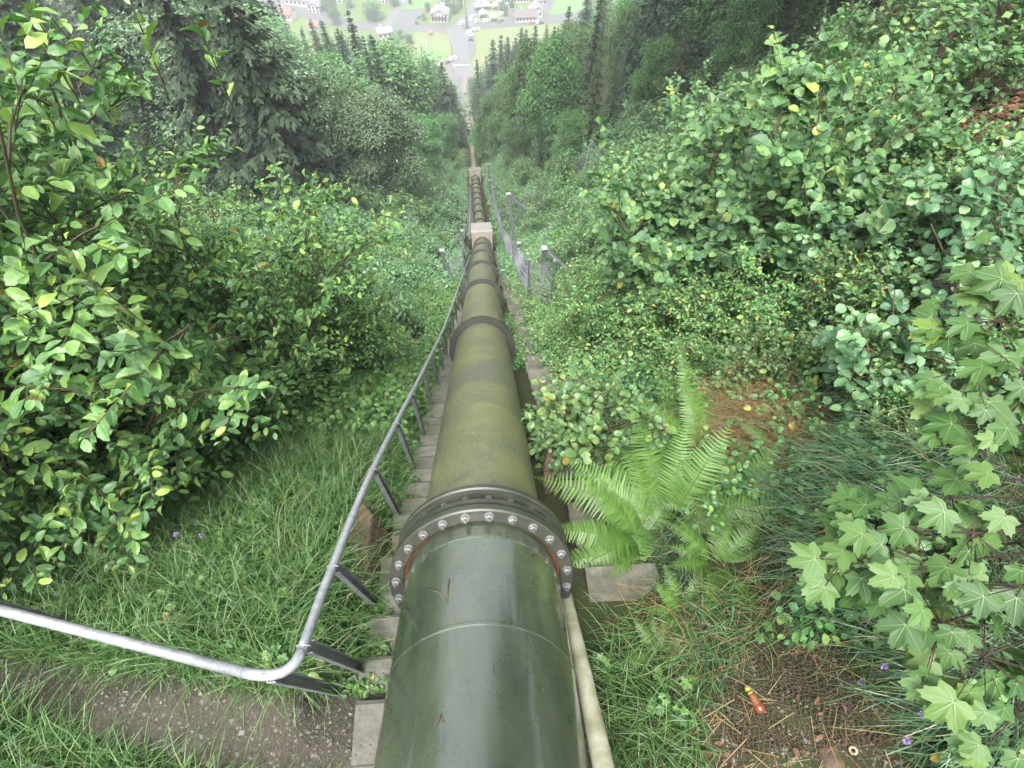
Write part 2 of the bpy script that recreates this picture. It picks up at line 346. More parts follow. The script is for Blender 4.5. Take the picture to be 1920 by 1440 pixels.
c = ramp(m, noise(m, .03, 5, .6), [(.3, (.080, .135, .040)), (.5, (.10, .15, .045)), (.7, (.13, .16, .058))])
c = mix(m, ramp(m, noise(m, .6, 5, .7), [(.4, (0, 0, 0)), (.7, (.35, .35, .35))]), c, (.07, .12, .035)); base(m, c)
M['mown'] = noisy('mown_field', [(.3, (.085, .17, .055)), (.7, (.105, .19, .065))], .08, .9, 0)
M['olivefield'] = noisy('cut_field', [(.3, (.115, .155, .055)), (.7, (.145, .175, .07))], .08, .9, 0)
M['asphalt'] = noisy('road_asphalt', [(.3, (.085, .088, .088)), (.7, (.105, .11, .11))], .4, .75, 0)
M['lot'] = noisy('gravel_lot', [(.3, (.085, .09, .088)), (.7, (.11, .115, .113))], .5, .8, 0)
M['paleroad'] = noisy('wet_road', [(.3, (.105, .11, .108)), (.7, (.13, .135, .133))], .3, .6, 0)
M['yard'] = noisy('reddish_yard', [(.3, (.115, .095, .095)), (.7, (.135, .115, .115))], .3, .8, 0)
M['render'] = noisy('white_render', [(.3, (.50, .49, .46)), (.7, (.60, .59, .57))], 1.0, .8, 0)
M['roofgrey'] = noisy('grey_tiles', [(.3, (.14, .14, .155)), (.7, (.20, .20, .215))], 2, .7, .3)
M['roofred'] = noisy('red_tiles', [(.3, (.17, .085, .075)), (.7, (.22, .11, .095))], 2, .7, .3)
M['roofmauve'] = noisy('brown_tiles', [(.3, (.10, .085, .085)), (.7, (.13, .11, .108))], 2, .7, .3)
M['darkwood'] = noisy('dark_wood', [(.3, (.06, .04, .025)), (.7, (.11, .075, .05))], 2, .7, 0)
M['glass'] = mat('window_glass', (.03, .035, .045), .1, .6)
M['white'] = mat('white_panel', (.62, .62, .62), .4, .5)
M['cream'] = mat('cream_awning', (.75, .62, .52), .6, .4)
M['tyre'] = mat('tyre', (.02, .02, .02), .8, .3)
M['carwhite'] = mat('white_car_paint', (.78, .78, .78), .3, .5)
M['cardark'] = mat('dark_car_paint', (.06, .07, .09), .3, .5)
M['carred'] = mat('red_car_paint', (.55, .06, .07), .3, .5)
M['steelgrey'] = mat('grey_pole', (.2, .21, .22), .5, .5)
M['orange'] = mat('orange_plastic', (.17, .070, .030), .25, .55)
M['rustred'] = mat('red_brown_plastic', (.15, .042, .025), .22, .55)
M['yellow'] = mat('yellow_plastic', (.24, .225, .03), .35, .5)
M['vein'] = mat('leaf_vein', (.13, .20, .075), .5, .3)
M['black'] = mat('black_plastic', (.015, .015, .015), .4, .5)
M['cone'] = mat('orange_marker', (.75, .15, .08), .5, .5)
M['netting'] = noisy('coir_netting', [(.3, (.035, .024, .014)), (.7, (.075, .055, .034))], 30, .9, 0)
M['tubeend'] = mat('pale_plastic', (.34, .25, .15), .5, .5)

# ------------------------------------------------------------------ the setting: hillside, path, valley floor, roads
def axis(a, b, n): return np.linspace(a, b, n, endpoint=False)
gx = np.concatenate([axis(-900, -160, 20), axis(-160, -50, 32), axis(-50, -14, 40), axis(-14, -5, 40), axis(-5, 5, 130), axis(5, 14, 50), axis(14, 50, 44), axis(50, 160, 36), axis(160, 901, 20), [901]])
gy = np.concatenate([axis(-50, -3, 24), axis(-3, 6, 120), axis(6, 20, 70), axis(20, 60, 70), axis(60, 160, 60), axis(160, 420, 60), axis(420, 1400, 20), [1400]])
X, Y = np.meshgrid(gx, gy, indexing='ij'); Z = slope(X, Y)
Z = np.maximum(Z, VALLEY - 3)
nx, ny = X.shape; i = np.arange(nx - 1)[:, None] * ny; j = np.arange(ny - 1)[None]
b = MB(); b.add(np.stack([X, Y, Z], -1).reshape(-1, 3), [np.stack([i + j, i + ny + j, i + ny + j + 1, i + j + 1], -1).reshape(-1, 4)], True)
tag(b.build('hillside', M['soil']), kind='structure')

def flat(name, pts, m, dz, kind='structure', **k):
    b = MB(); b.add([(x, y, VALLEY + dz) for x, y in pts], [np.arange(len(pts))[None]])
    return tag(b.build(name, m), kind=kind, **k)
b = MB(); b.add([(-1200, 200, VALLEY), (1200, 200, VALLEY), (1200, 1400, VALLEY), (-1200, 1400, VALLEY)], [[[0, 1, 2, 3]]])
tag(b.build('meadow', M['meadow']), kind='structure')
def vpoly(name, px, m, dz): return flat(name, [tuple(V(*p)[:2]) for p in px], m, dz)
vpoly('mown_field', [(735, -30), (815, -30), (806, 17), (752, 17)], M['mown'], .05)
vpoly('mown_field', [(1030, -40), (1300, -60), (1230, 15), (1060, 31), (1022, 28)], M['mown'], .05)
vpoly('mown_field', [(787, 92), (832, 92), (833, 130), (800, 135), (780, 118)], M['mown'], .06)
vpoly('cut_field', [(888, 56), (1080, 42), (1085, 130), (872, 150), (893, 98), (886, 72)], M['olivefield'], .04)
vpoly('cut_field', [(775, 58), (846, 59), (858, 98), (852, 135), (780, 135)], M['olivefield'], .04)
def road(name, px, width, m, dz):
    p = np.array([V(*q)[:2] for q in px]); t = np.gradient(p, axis=0); t /= np.linalg.norm(t, axis=1)[:, None]
    n = np.stack([-t[:, 1], t[:, 0]], 1) * np.broadcast_to(np.asarray(width, float), (len(p),))[:, None] / 2
    k = len(p); b = MB(); v = np.concatenate([p + n, p - n]); v = np.c_[v, np.full(2 * k, VALLEY + dz)]
    a = np.arange(k - 1); b.add(v, [np.stack([a, a + k, a + k + 1, a + 1], -1)])
    return tag(b.build(name, m), kind='structure')
road('valley_road', [(420, -25), (545, 14), (610, 36), (660, 47), (740, 52), (840, 53), (900, 48), (960, 42), (1060, 33), (1250, 12)], 9.5, M['asphalt'], .10)
road('access_road', [(874, 172), (868, 120), (862, 98), (861, 76), (856, 52)], [9, 9, 8.5, 9.5, 13], M['paleroad'], .14)
road('village_road', [(866, 52), (882, 30), (895, 10), (906, -20)], [11, 8, 8, 8], M['paleroad'], .12)
road('village_lane', [(722, 52), (737, 30), (752, 8), (768, -20)], 5, M['paleroad'], .12)
road('village_lane', [(953, 46), (954, 20), (955, -10)], 5, M['lot'], .08)
road('village_lane', [(1012, 38), (1025, 15), (1040, -25)], 6, M['lot'], .08)
vpoly('parking_lot', [(740, 47), (752, 19), (799, 19), (786, 34), (788, 46)], M['lot'], .07)
vpoly('parking_lot', [(872, 56), (890, 58), (893, 100), (872, 112), (868, 80)], M['lot'], .07)
vpoly('yard', [(832, 140), (838, 114), (856, 108), (858, 126), (850, 150)], M['yard'], .07)
vpoly('yard', [(848, 140), (868, 124), (873, 200), (846, 200)], M['lot'], .09)
vpoly('campsite_lawn', [(880, 46), (900, 3), (950, 0), (950, 42)], M['olivefield'], .05)

# trodden gravel path along the terrace, with loose stones
pp = [(-40, 1268), (90, 1290), (220, 1318), (350, 1350), (470, 1378), (560, 1395), (640, 1385), (716, 1400)]
pw = [.13, .145, .17, .20, .22, .25, .28, .31]
pc = np.array([G(*q)[:2] for q in pp]); tt = np.linspace(0, 1, 70); ti = np.linspace(0, 1, len(pc))
pc = np.stack([np.interp(tt, ti, pc[:, 0]), np.interp(tt, ti, pc[:, 1])], 1); pw = np.interp(tt, ti, pw)
tg = np.gradient(pc, axis=0); tg /= np.linalg.norm(tg, axis=1)[:, None]; pn = np.stack([-tg[:, 1], tg[:, 0]], 1)
vs = np.linspace(-1, 1, 13); rag = 1 + .35 * fbm(pc[:, 0] * 6, pc[:, 1] * 6)
q = pc[:, None] + pn[:, None] * (vs[None, :, None] * (pw * rag)[:, None, None])
qz = ground(q[..., 0], q[..., 1]) + .022 * (1 - vs[None] ** 4) + .006
qz[:, 0] -= .03; qz[:, -1] -= .03
b = MB(); i = np.arange(69)[:, None] * 13; j = np.arange(12)[None]
b.add(np.concatenate([q, qz[..., None]], -1).reshape(-1, 3), [np.stack([i + j, i + j + 1, i + 14 + j, i + 13 + j], -1).reshape(-1, 4)], True)
tag(b.build('gravel_path', M['path']), kind='structure')
def on_path(x, y, mg=1.0):
    d = np.hypot(np.asarray(x)[..., None] - pc[:, 0], np.asarray(y)[..., None] - pc[:, 1]); k = d.argmin(-1)
    return d.min(-1) < pw[k] * mg
rg = np.random.RandomState(3)
def rand_frames(n, rg, up=1.0, spread=.5):
    """random frames whose third column leans about +z"""
    nz = np.stack([rg.normal(0, spread, n), rg.normal(0, spread, n), np.full(n, up)], 1); nz /= np.linalg.norm(nz, axis=1)[:, None]
    a = rg.rand(n) * 2 * math.pi; x = np.stack([np.cos(a), np.sin(a), np.zeros(n)], 1); x -= nz * (x * nz).sum(1)[:, None]; x /= np.linalg.norm(x, axis=1)[:, None]
    return np.stack([x, np.cross(nz, x), nz], -1)
ico = np.array([[1, 0, 0], [-.9, .1, 0], [0, .8, 0], [.1, -.85, 0], [.1, 0, .5], [0, .1, -.4]]); icof = [np.array([[0, 2, 4], [2, 1, 4], [1, 3, 4], [3, 0, 4], [2, 0, 5], [1, 2, 5], [3, 1, 5], [0, 3, 5]])]
k = rg.randint(0, 70, 2600); u = rg.uniform(-1, 1, 2600) * 1.0
p = pc[k] + pn[k] * (u * pw[k])[:, None] + rg.normal(0, .03, (2600, 2)); z = ground(p[:, 0], p[:, 1]) + .03 * (1 - u ** 2)
b = MB(); b.sprinkle((ico, icof), np.c_[p, z], rand_frames(2600, rg), rg.gamma(1.6, .0026, 2600) + .003)
tag(b.build('loose_gravel', M['pebble']), kind='stuff')

# ------------------------------------------------------------------ haze: the misty air of the valley
b = MB(); lo = np.array([-1000., -60, VALLEY - 5]); hi = np.array([1000., 1300, 45]); b.box((lo + hi) / 2, hi - lo)
hz = bpy.data.materials.new('misty_air'); hz.use_nodes = True; hz.node_tree.nodes.clear()
out = hz.node_tree.nodes.new('ShaderNodeOutputMaterial'); pv = hz.node_tree.nodes.new('ShaderNodeVolumePrincipled')
pv.inputs['Color'].default_value = (.93, .96, 1.0, 1); pv.inputs['Density'].default_value = HAZE; pv.inputs['Anisotropy'].default_value = 0.1
hz.node_tree.links.new(pv.outputs[0], out.inputs['Volume'])
if HAZE > 0: tag(b.build('haze', hz), kind='stuff')

# ------------------------------------------------------------------ the penstock pipe
def vec(*a): return np.array(a, float)
A0, A1, A2 = (vec(*a) for a in AX)
L0 = A0
pipe = thing('penstock_pipe', tuple(L0), 'long mossy olive green steel pipe running straight down the hillside to the valley', 'pipe')
r1, r2 = .434, .40
dn = (A2 - A1) / np.linalg.norm(A2 - A1)                 # direction of the near pipe
def pipe_run(pts, rad, n, m, name='pipe_section'):
    pts = np.array(pts, float); b = MB(); b.tube(pts, rad, n, cap=False); return b.build(name, m, pipe, L0)
def subdiv(a, b_, n): return [np.array(a) + (np.array(b_) - np.array(a)) * t for t in np.linspace(0, 1, n)]
near = pipe_run(subdiv(A0, A1, 4)[:-1] + subdiv(A1, A2 + dn * .12, 8), r1, 96, M['paint'])
near['label'] = 'glossy dark green pipe section before the bolted flange'
# weld seams stand a few millimetres proud
ln1 = np.linalg.norm(A2 - A1)
for dist in (ln1 - .10, ln1 - .64):
    c0 = A1 + dn * dist; b = MB()
    b.lathe([(-.016, r1 - .002), (-.007, r1 + .003), (.007, r1 + .003), (.016, r1 - .002)], c0, dn, 96)
    b.build('weld_seam', M['paint'], pipe, L0).parent = near
# expansion joint
FL = A2 + dn * .0
joint = MB()
joint.lathe([(.055, .445), (.055, .485), (.075, .495), (.075, .515), (.105, .515), (.105, .495), (.12, .47), (.155, .47), (.155, .515), (.185, .515), (.195, .503), (.205, .515), (.235, .515), (.235, .48), (.29, .455), (.33, r2 - .01)], FL, dn, 96)
jt = joint.build('expansion_joint', M['joint'], pipe, L0)
fl = MB(); fl.lathe([(.05, .447), (.0, .447), (-.004, .451), (-.004, .517), (.004, .526), (.044, .526), (.05, .518), (.05, .447)], FL, dn, 96, smooth=False)
flange = fl.build('flange', M['joint'], pipe, L0)
se = MB(); se.lathe([(.02, .433), (.014, .440), (.02, .448)], FL, dn, 72); se.build('gasket', M['seal'], pipe, L0).parent = flange
ex = np.cross([1., 0, 0], dn); ex /= np.linalg.norm(ex); ux = np.array([1., 0, 0]); uy = ex
if uy[2] < 0: uy = -uy
for k in range(24):
    a = R(90 + 7.5 + 15 * k); c0 = FL + (ux * math.cos(a) + uy * math.sin(a)) * .487
    if math.sin(a) < -.55: continue                      # the underside hides the rest
    b = MB(); b.lathe([(-.010, 0.001), (-.010, .026), (-.004, .026)], c0, dn, 20, smooth=False)
    b.lathe([(-.032, .001), (-.032, .017), (-.028, .021), (-.010, .021)], c0, dn, 6, smooth=False)
    bo = b.build('bolt', M['nut'], pipe, L0); bo.parent = flange
    b = MB(); b.lathe([(-.047, .001), (-.047, .009), (-.044, .011), (.16, .0115)], c0, dn, 12)
    b.build('stud', M['stud'], pipe, L0).parent = flange
    b = MB(); b.lathe([(.112, .001), (.112, .0215), (.150, .0215), (.150, .001)], c0, dn, 6, smooth=False)
    b.build('bolt_head', M['stud'], pipe, L0).parent = flange
# farther sections and their stiffening collars
B0, B1 = vec(*AX2[0]), vec(*AX2[1]); d2 = (B1 - B0) / np.linalg.norm(B1 - B0)
sec2 = pipe_run(subdiv(B0 + d2 * .25, B1, 12), r2, 80, M['algae']); sec2['label'] = 'pipe section overgrown with yellow green algae'
def collar(c0, d, rad, grow=.095):
    b = MB(); b.lathe([(-.05, rad - .005), (-.05, rad + grow - .006), (-.044, rad + grow), (.044, rad + grow), (.05, rad + grow - .006), (.05, rad - .005)], c0, d, 64, smooth=False)
    return b.build('collar', M['collar'], pipe, L0)
zc = B0 @ FW
for z in (8.05, 12.1, 16.3, 20.4, 24.4, 28.2):
    t = (z - zc) / (d2 @ FW); collar(B0 + d2 * t, d2, r2)
C0, C1 = vec(*AX3[0]), vec(*AX3[1]); d3 = (C1 - C0) / np.linalg.norm(C1 - C0)
pipe_run(subdiv(C0 - d3 * .3, C1 + d3 * .3, 10), r2, 48, M['algae'])
for t in np.linspace(1.6, np.linalg.norm(C1 - C0) - 1.2, 10): collar(C0 + d3 * t, d3, r2, .10)
D0, D1 = vec(*AX4[0]), vec(*AX4[1]); pipe_run([D0, D1], .42, 32, M['faralgae'])
E0, E1 = vec(*AX5[0]), vec(*AX5[1]); pipe_run([E0, E1], .48, 32, M['faralgae'])

# ------------------------------------------------------------------ anchor blocks
def anchor(a, d, length, wd, hg, label, cap=.12, mtop='blocktop'):
    """a concrete block cast round the pipe; a is the axis point of the uphill face"""
    d = np.array(d); up = np.cross(ux - d * (ux @ d), d); up = np.cross(np.cross(d, [0, 0, 1.]), d); up /= np.linalg.norm(up)
    rt = np.cross(d, up); Mx = np.stack([rt, d, up], 1)
    c0 = np.array(a) + d * length / 2
    o = thing('anchor_block', tuple(c0 - up * 1.2), label, 'concrete block', 'anchor blocks along the pipe')
    lo_ = o.location
    b = MB(); b.box(c0 - up * (hg * .5 + .3) + up * hg * .5, (wd, length, hg + .9), Mx)
    b.build('block_body', M['block'], o, np.array(lo_))
    b = MB(); b.box(c0 + up * ((hg + .9) / 2 - .3 + cap / 2 - .0), (wd + .05, length + .05, cap), Mx)
    b.build('block_cap', M[mtop], o, np.array(lo_))
    return o
anchor(B1 - d2 * .05, (d2 + d3) / np.linalg.norm(d2 + d3), 3.7, 1.18, .95, 'large pale concrete block around the pipe beside the end of the mesh fence')
d4 = (D1 - D0) / np.linalg.norm(D1 - D0); d5 = (E1 - E0) / np.linalg.norm(E1 - E0)
anchor(C1 - d3 * .1, (d3 + d4) / np.linalg.norm(d3 + d4), 2.6, 1.3, 1.2, 'second concrete block down the pipe, right below the ringed pipe section', mtop='block')
anchor(D1 - d4 * .1, (d4 + d5) / np.linalg.norm(d4 + d5), 3.2, 2.0, 1.8, 'small far concrete block halfway down the thin pipe between the forests', mtop='block')
e = E0 + (E1 - E0) * .45; anchor(e, d5, 3.4, 2.3, 2.0, 'farthest tiny concrete block on the pipe just above the valley yard', mtop='block')

# ------------------------------------------------------------------ stairs left of the pipe
st = thing('concrete_staircase', (-.54, 0, -3.3), 'narrow worn concrete staircase beside the left side of the pipe', 'stairs')
Ls = np.array(st.location)
rg = np.random.RandomState(11); y = -.35; k = 0
zs = lambda yy: float(np.interp(yy, SY, SZ))
while y < 23.2 and k < 99:
    sl_ = -(zs(y + .2) - zs(y)) / .2
    tr = .25 if sl_ < .3 else (.225 if sl_ < .7 else .20)
    if y > 8: tr = .28
    zt = zs(y + tr * .4) + .035
    x0, x1 = -.80 + rg.uniform(-.03, .02), -.22
    jag = rg.uniform(-.012, .012, 4)
    v = []
    for zz in (zt - .32, zt):
        v += [(x0, y - .015 + jag[0], zz), (x1, y - .015 + jag[1], zz), (x1, y + tr + .02 + jag[2], zz), (x0, y + tr + .02 + jag[3], zz)]
    b = MB(); v = np.array(v); v[4:, 2] += rg.uniform(-.006, .006, 4)
    # a worn nose: the outer edge is chamfered
    nose = v[[6, 7]].copy(); v[[6, 7], 1] -= .018; nose[:, 2] -= .018
    v = np.vstack([v, nose])
    b.add(v, [[[0, 3, 2, 1], [4, 5, 6, 7], [0, 1, 5, 4], [7, 6, 8, 9]], [[9, 8, 2, 3]], [[1, 2, 8, 6, 5], [3, 0, 4, 7, 9]]])
    b.build('step', M['concrete'], st, Ls)
    y += tr; k += 1
if y < 23.2:                                             # the far flight, only a pale strip in the photo
    b = MB(); n = int((23.2 - y) / .28)
    for q in range(n):
        yy = y + q * .28; b.box((-.5, yy + .14, zs(yy + .11) - .12), (.58, .278, .3))
    o = b.build('step', M['concrete'], st, Ls); o['kind'] = 'stuff'

b = MB(); b.box((-.95, 39.5, -31.6), (.6, 24.6, .5), [[1, 0, 0], [0, math.cos(R(-29.2)), -math.sin(R(-29.2))], [0, math.sin(R(-29.2)), math.cos(R(-29.2))]]); o = b.build('lower_flight', M['concrete'], st, Ls)
# stepped concrete kerb on the right of the pipe
kb = thing('concrete_kerb', (.74, 0, -3.4), 'dark stepped concrete kerb along the right side of the pipe trench', 'kerb')
Lk = np.array(kb.location); y = .55
rg = np.random.RandomState(12)
while y < 22.5:
    ln_ = rg.uniform(.28, .42) if y < 6 else rg.uniform(.6, .9)
    wd = .46 if y < 1.1 else rg.uniform(.36, .40)
    b = MB(); zt = zs(y + ln_ * .5) + .03 + rg.uniform(-.01, .01)
    b.box((.53 + wd / 2, y + ln_ / 2, zt - .3), (wd, ln_ - .006, .6)); b.build('kerb_stone', M['kerb'], kb, Lk); y += ln_

# pale pipe lying along the near pipe
a, c = P(1136, 1460, 2.0), P(1066, 1146, 3.08)
dd = (a - c) / np.linalg.norm(a - c)
b = MB(); b.tube([c - dd * 1.2, c, (a + c) / 2 + vec(.004, 0, -.01), a, a + dd * 1.1], [.042] * 5, 24)
o = b.build('conduit', M['palepipe'], None, c); tag(o, 'thin pale lichen covered pipe lying against the right side of the big pipe', 'pipe')

# ------------------------------------------------------------------ handrail
rl = thing('handrail', (-.82, .2, -3.2), 'grey galvanised tube handrail bent round the corner and following the stairs down', 'handrail')
Lr = np.array(rl.location)
rail_px = [(-.84, .30, -2.345), (-.82, .64, -2.58), (-.80, 1.41, -3.13), (-.77, 3.44, -4.94), (-.765, 6.0, -7.24), (-.77, 13.1, -13.15), (-.80, 22.0, -20.7)]
corner = P(530, 1268, 2.03); left = P(440, 1256, 2.06); far_l = P(-320, 1062, 2.22)
c2 = np.array(rail_px[0])
arc = []
pA, pB, pC = P(455, 1260, 2.06), P(545, 1284, 2.01), P(566, 1218, 2.12)
for t in np.linspace(0, 1, 9): arc.append((1 - t) ** 2 * pA + 2 * t * (1 - t) * pB + t * t * pC)
def smooth_path(p, n=14):
    p = np.array(p, float); e = np.vstack([2 * p[0] - p[1], p, 2 * p[-1] - p[-2]]); out = []
    for k in range(1, len(e) - 2):
        for t in np.linspace(0, 1, n, endpoint=False):
            L1, L2 = np.linalg.norm(e[k + 1] - e[k]), 1
            m0 = (e[k + 1] - e[k - 1]) / (np.linalg.norm(e[k + 1] - e[k]) + np.linalg.norm(e[k] - e[k - 1])) * L1; m1 = (e[k + 2] - e[k]) / (np.linalg.norm(e[k + 2] - e[k + 1]) + np.linalg.norm(e[k + 1] - e[k])) * L1
            out.append((2 * t ** 3 - 3 * t * t + 1) * e[k] + (t ** 3 - 2 * t * t + t) * m0 + (-2 * t ** 3 + 3 * t * t) * e[k + 1] + (t ** 3 - t * t) * m1)
    return np.vstack([out, p[-1:]])
rail_curve = smooth_path([arc[-1]] + [np.array(q) for q in rail_px[1:]])
rail_t = [far_l, (far_l + left) / 2 + vec(0, 0, -.004)] + arc + [np.array(q) for q in rail_px[1:]]
b = MB(); b.tube(rail_t[:2] + arc[:1], .0205, 20); b.build('rail', M['galv'], rl, Lr)
b = MB(); b.tube(arc, .0207, 20); b.build('rail_bend', M['galv'], rl, Lr)
b = MB(); b.tube(rail_curve, .0205, 16); b.build('rail', M['galv'], rl, Lr)
for q0, dq in ((arc[0], arc[0] - arc[1]), (arc[-1], arc[-1] - arc[-2])):
    b = MB(); b.lathe([(-.004, .0203), (-.004, .0222), (.004, .0222), (.004, .0203)], q0, dq, 20, smooth=False); b.build('weld_joint', M['galvdark'], rl, Lr)
# blocks carry the rail onward past the first block
b = MB(); b.tube([vec(-.95, 26.2, -23.2), vec(-1.05, 40, -31.2), vec(-1.35, 52.5, -38.2)], .03, 8); b.build('rail', M['galvdark'], rl, Lr)
def rail_at(y):
    a = rail_curve; return np.array([np.interp(y, a[:, 1], a[:, 0]), y, np.interp(y, a[:, 1], a[:, 2])])
def post(top, foot_z, side):
    h = top[2] - .03; c0 = np.array([top[0], top[1], 0.])
    b = MB()                                             # open channel section: web and two lips
    zc_, hh = (h + foot_z) / 2, h - foot_z
    b.box((c0[0], c0[1], zc_), (.006, .05, hh)); b.box((c0[0] + .016, c0[1] + .0225, zc_ - .002), (.026, .005, hh - .004)); b.box((c0[0] + .016, c0[1] - .0225, zc_ - .002), (.026, .005, hh - .004))
    p = b.build('post', M['galvdark'], rl, Lr)
    b = MB(); a = np.linspace(-.25, math.pi + .25, 12); q = np.stack([top[0] + .026 * np.cos(a), np.full(12, top[1]), top[2] + .025 * np.sin(a) - .004], 1)
    b.tube(q, .0045, 6); b.build('clamp', M['galvcap'], rl, Lr).parent = p
ys = [.36, .64 + .04, 1.45, 2.0, 2.62, 3.0, 3.5, 4.1, 4.75, 5.5, 6.3, 7.2, 8.2, 9.3, 10.5, 11.8, 13.2, 14.8, 16.5, 18.3, 20.2]
ys = [.34, .72, 1.46, 2.10, 2.72, 3.42, 4.1, 4.8, 5.5, 6.3, 7.2, 8.2, 9.3, 10.5, 11.8, 13.2, 14.8, 16.5, 18.3, 20.2]
for y in ys:
    t = rail_at(y); post(t, gz(t[0] - .06, y) - .15, 1)
t = arc[3]; post(vec(t[0] - .03, t[1], t[2]), gz(t[0], t[1]) - .15, 1)
t = far_l + (left - far_l) * .12; post(t, gz(t[0], t[1]) - .15, 1)

# ------------------------------------------------------------------ vegetation: leaf shapes and growers
def leaf_ovate(wd=.5, cup=.10, tip=-.10):
    v = [(0, 0, 0), (.22, .36 * wd, cup * .6), (.22, 0, -.01), (.22, -.36 * wd, cup * .6), (.52, .5 * wd, cup), (.52, 0, 0), (.52, -.5 * wd, cup), (.82, .36 * wd, cup * .4 + tip * .5), (.82, 0, tip * .4), (.82, -.36 * wd, cup * .4 + tip * .5), (1, 0, tip)]
    return np.array(v, float), [np.array([[1, 4, 5, 2], [2, 5, 6, 3], [4, 7, 8, 5], [5, 8, 9, 6]]), np.array([[0, 1, 2], [0, 2, 3], [8, 7, 10], [9, 8, 10]])]
def leaf_simple(wd=.55, cup=.1):
    v = [(0, 0, 0), (.5, .5 * wd, cup), (1, 0, -.08), (.5, -.5 * wd, cup)]
    return np.array(v, float), [np.array([[0, 2, 1], [0, 3, 2]])]
def leaf_round(): 
    v = [(0, 0, 0), (.08, .30, .05), (.42, .50, .10), (.78, .38, .02), (1, 0, -.10), (.78, -.38, .02), (.42, -.50, .10), (.08, -.30, .05), (.45, 0, -.02)]
    return np.array(v, float), [np.array([[8, 0, 1], [8, 1, 2], [8, 2, 3], [8, 3, 4], [8, 4, 5], [8, 5, 6], [8, 6, 7], [8, 7, 0]])[:, ::-1]]
def leaf_maple():
    tips = [(0, 1.0), (52, .90), (112, .55)]
    half = [(0, 1.0), (6, .86), (11, .88), (15, .74), (21, .64), (27, .55), (33, .68), (39, .84), (44, .80), (51, .97), (58, .78), (65, .80), (73, .64), (85, .52), (96, .60), (108, .66), (118, .52), (132, .44), (150, .33), (168, .16)]
    pts = [(math.cos(R(a)) * r, math.sin(R(a)) * r) for a, r in half] + [(math.cos(R(-a)) * r, math.sin(R(-a)) * r) for a, r in half[:0:-1]]
    v = [(0.05, 0, -.02)] + [(x + .05, y, .025 * abs(math.sin(3.2 * math.atan2(y, x))) - .10 * (x * x + y * y)) for x, y in pts]
    n = len(pts); return np.array(v, float), [np.array([[0, 1 + k, 1 + (k + 1) % n] for k in range(n)])]
def bend(T, curl, twist):
    v = T[0].copy(); v[:, 2] -= curl * v[:, 0] ** 2; v[:, 2] += twist * v[:, 1] * v[:, 0]; return v, T[1]
OV = [bend(leaf_ovate(.52, .10), .0, .0), bend(leaf_ovate(.46, .20), .35, .3), bend(leaf_ovate(.58, .05), .15, -.5), bend(leaf_ovate(.50, .26), -.1, .2)]
OVW = [leaf_ovate(.72), bend(leaf_ovate(.66, .2), .3, .3), bend(leaf_ovate(.8, .06), .12, -.4)]
SIMPLE, MAPLE = leaf_simple(), [bend(leaf_maple(), .05, .1), bend(leaf_maple(), .35, -.25), bend(leaf_maple(), .18, .35)]
ROUND = [leaf_round(), bend(leaf_round(), .3, .3), bend(leaf_round(), .1, -.5)]
VEIN = []
for c_, t_ in ((.05, .1), (.35, -.25), (.18, .35)):
    vv, ff = [], []
    for a_, l_ in ((0, .92), (51, .86), (-51, .86), (106, .5), (-106, .5)):
        x_, y_ = math.cos(R(a_)), math.sin(R(a_))
        for q_ in range(4):
            k_ = len(vv); r0_, r1_ = l_ * q_ / 4, l_ * (q_ + 1) / 4
            for r_ in (r0_, r1_):
                for s_ in (-1, 1): w_ = .012 * (1 - .7 * r_ / l_) * s_; vv.append((.05 + x_ * r_ - y_ * w_, y_ * r_ + x_ * w_, .022 - .10 * r_ * r_))
            ff.append([k_, k_ + 2, k_ + 3, k_ + 1])
    VEIN.append(bend((np.array(vv, float), [np.array(ff)]), c_, t_))
LANCE = leaf_ovate(.34, .05, -.16)

def norm(a): return a / (np.linalg.norm(a, axis=-1, keepdims=True) + 1e-9)
def leaf_frames(d, up_bias, rg, jit=.45):
    """frames: x along d, z about upwards"""
    n = len(d); x = norm(d); z = np.stack([rg.normal(0, jit, n), rg.normal(0, jit, n), np.full(n, up_bias)], 1)
    z = norm(z - x * (z * x).sum(1)[:, None]); return np.stack([x, np.cross(z, x), z], -1)
def leaves_on(tw_a, tw_d, tw_l, gap, rg, b, T, size, droop=.15, flat_=.9, start=.12, sag=.12):
    """alternate leaves along straight-ish twigs"""
    n = np.maximum(2, (tw_l * (1 - start) / gap).astype(int)); idx = np.repeat(np.arange(len(n)), n)
    k = np.concatenate([np.arange(q) for q in n]); t = start + (1 - start) * (k + rg.rand(len(k)) * .5) / n[idx]
    D = tw_d[idx]; side = norm(np.cross(D, np.array([0, 0, 1.]) + rg.normal(0, .25, (len(k), 3)))); sg = np.where(k % 2, 1., -1.)[:, None]
    pos = tw_a[idx] + D * (tw_l[idx] * t)[:, None]; pos[:, 2] -= sag * (tw_l[idx] * t) ** 2
    d = norm(D * .55 + side * sg * rg.uniform(.5, 1.0, len(k))[:, None] + np.array([0, 0, -droop]) + rg.normal(0, .22, (len(k), 3)))
    s_ = size * np.clip(rg.normal(.9, .24, len(k)), .35, 1.4) * (1 - .35 * t ** 3)
    b.sprinkle(T, pos + d * .006, leaf_frames(d, flat_, rg), s_)
    return len(k)
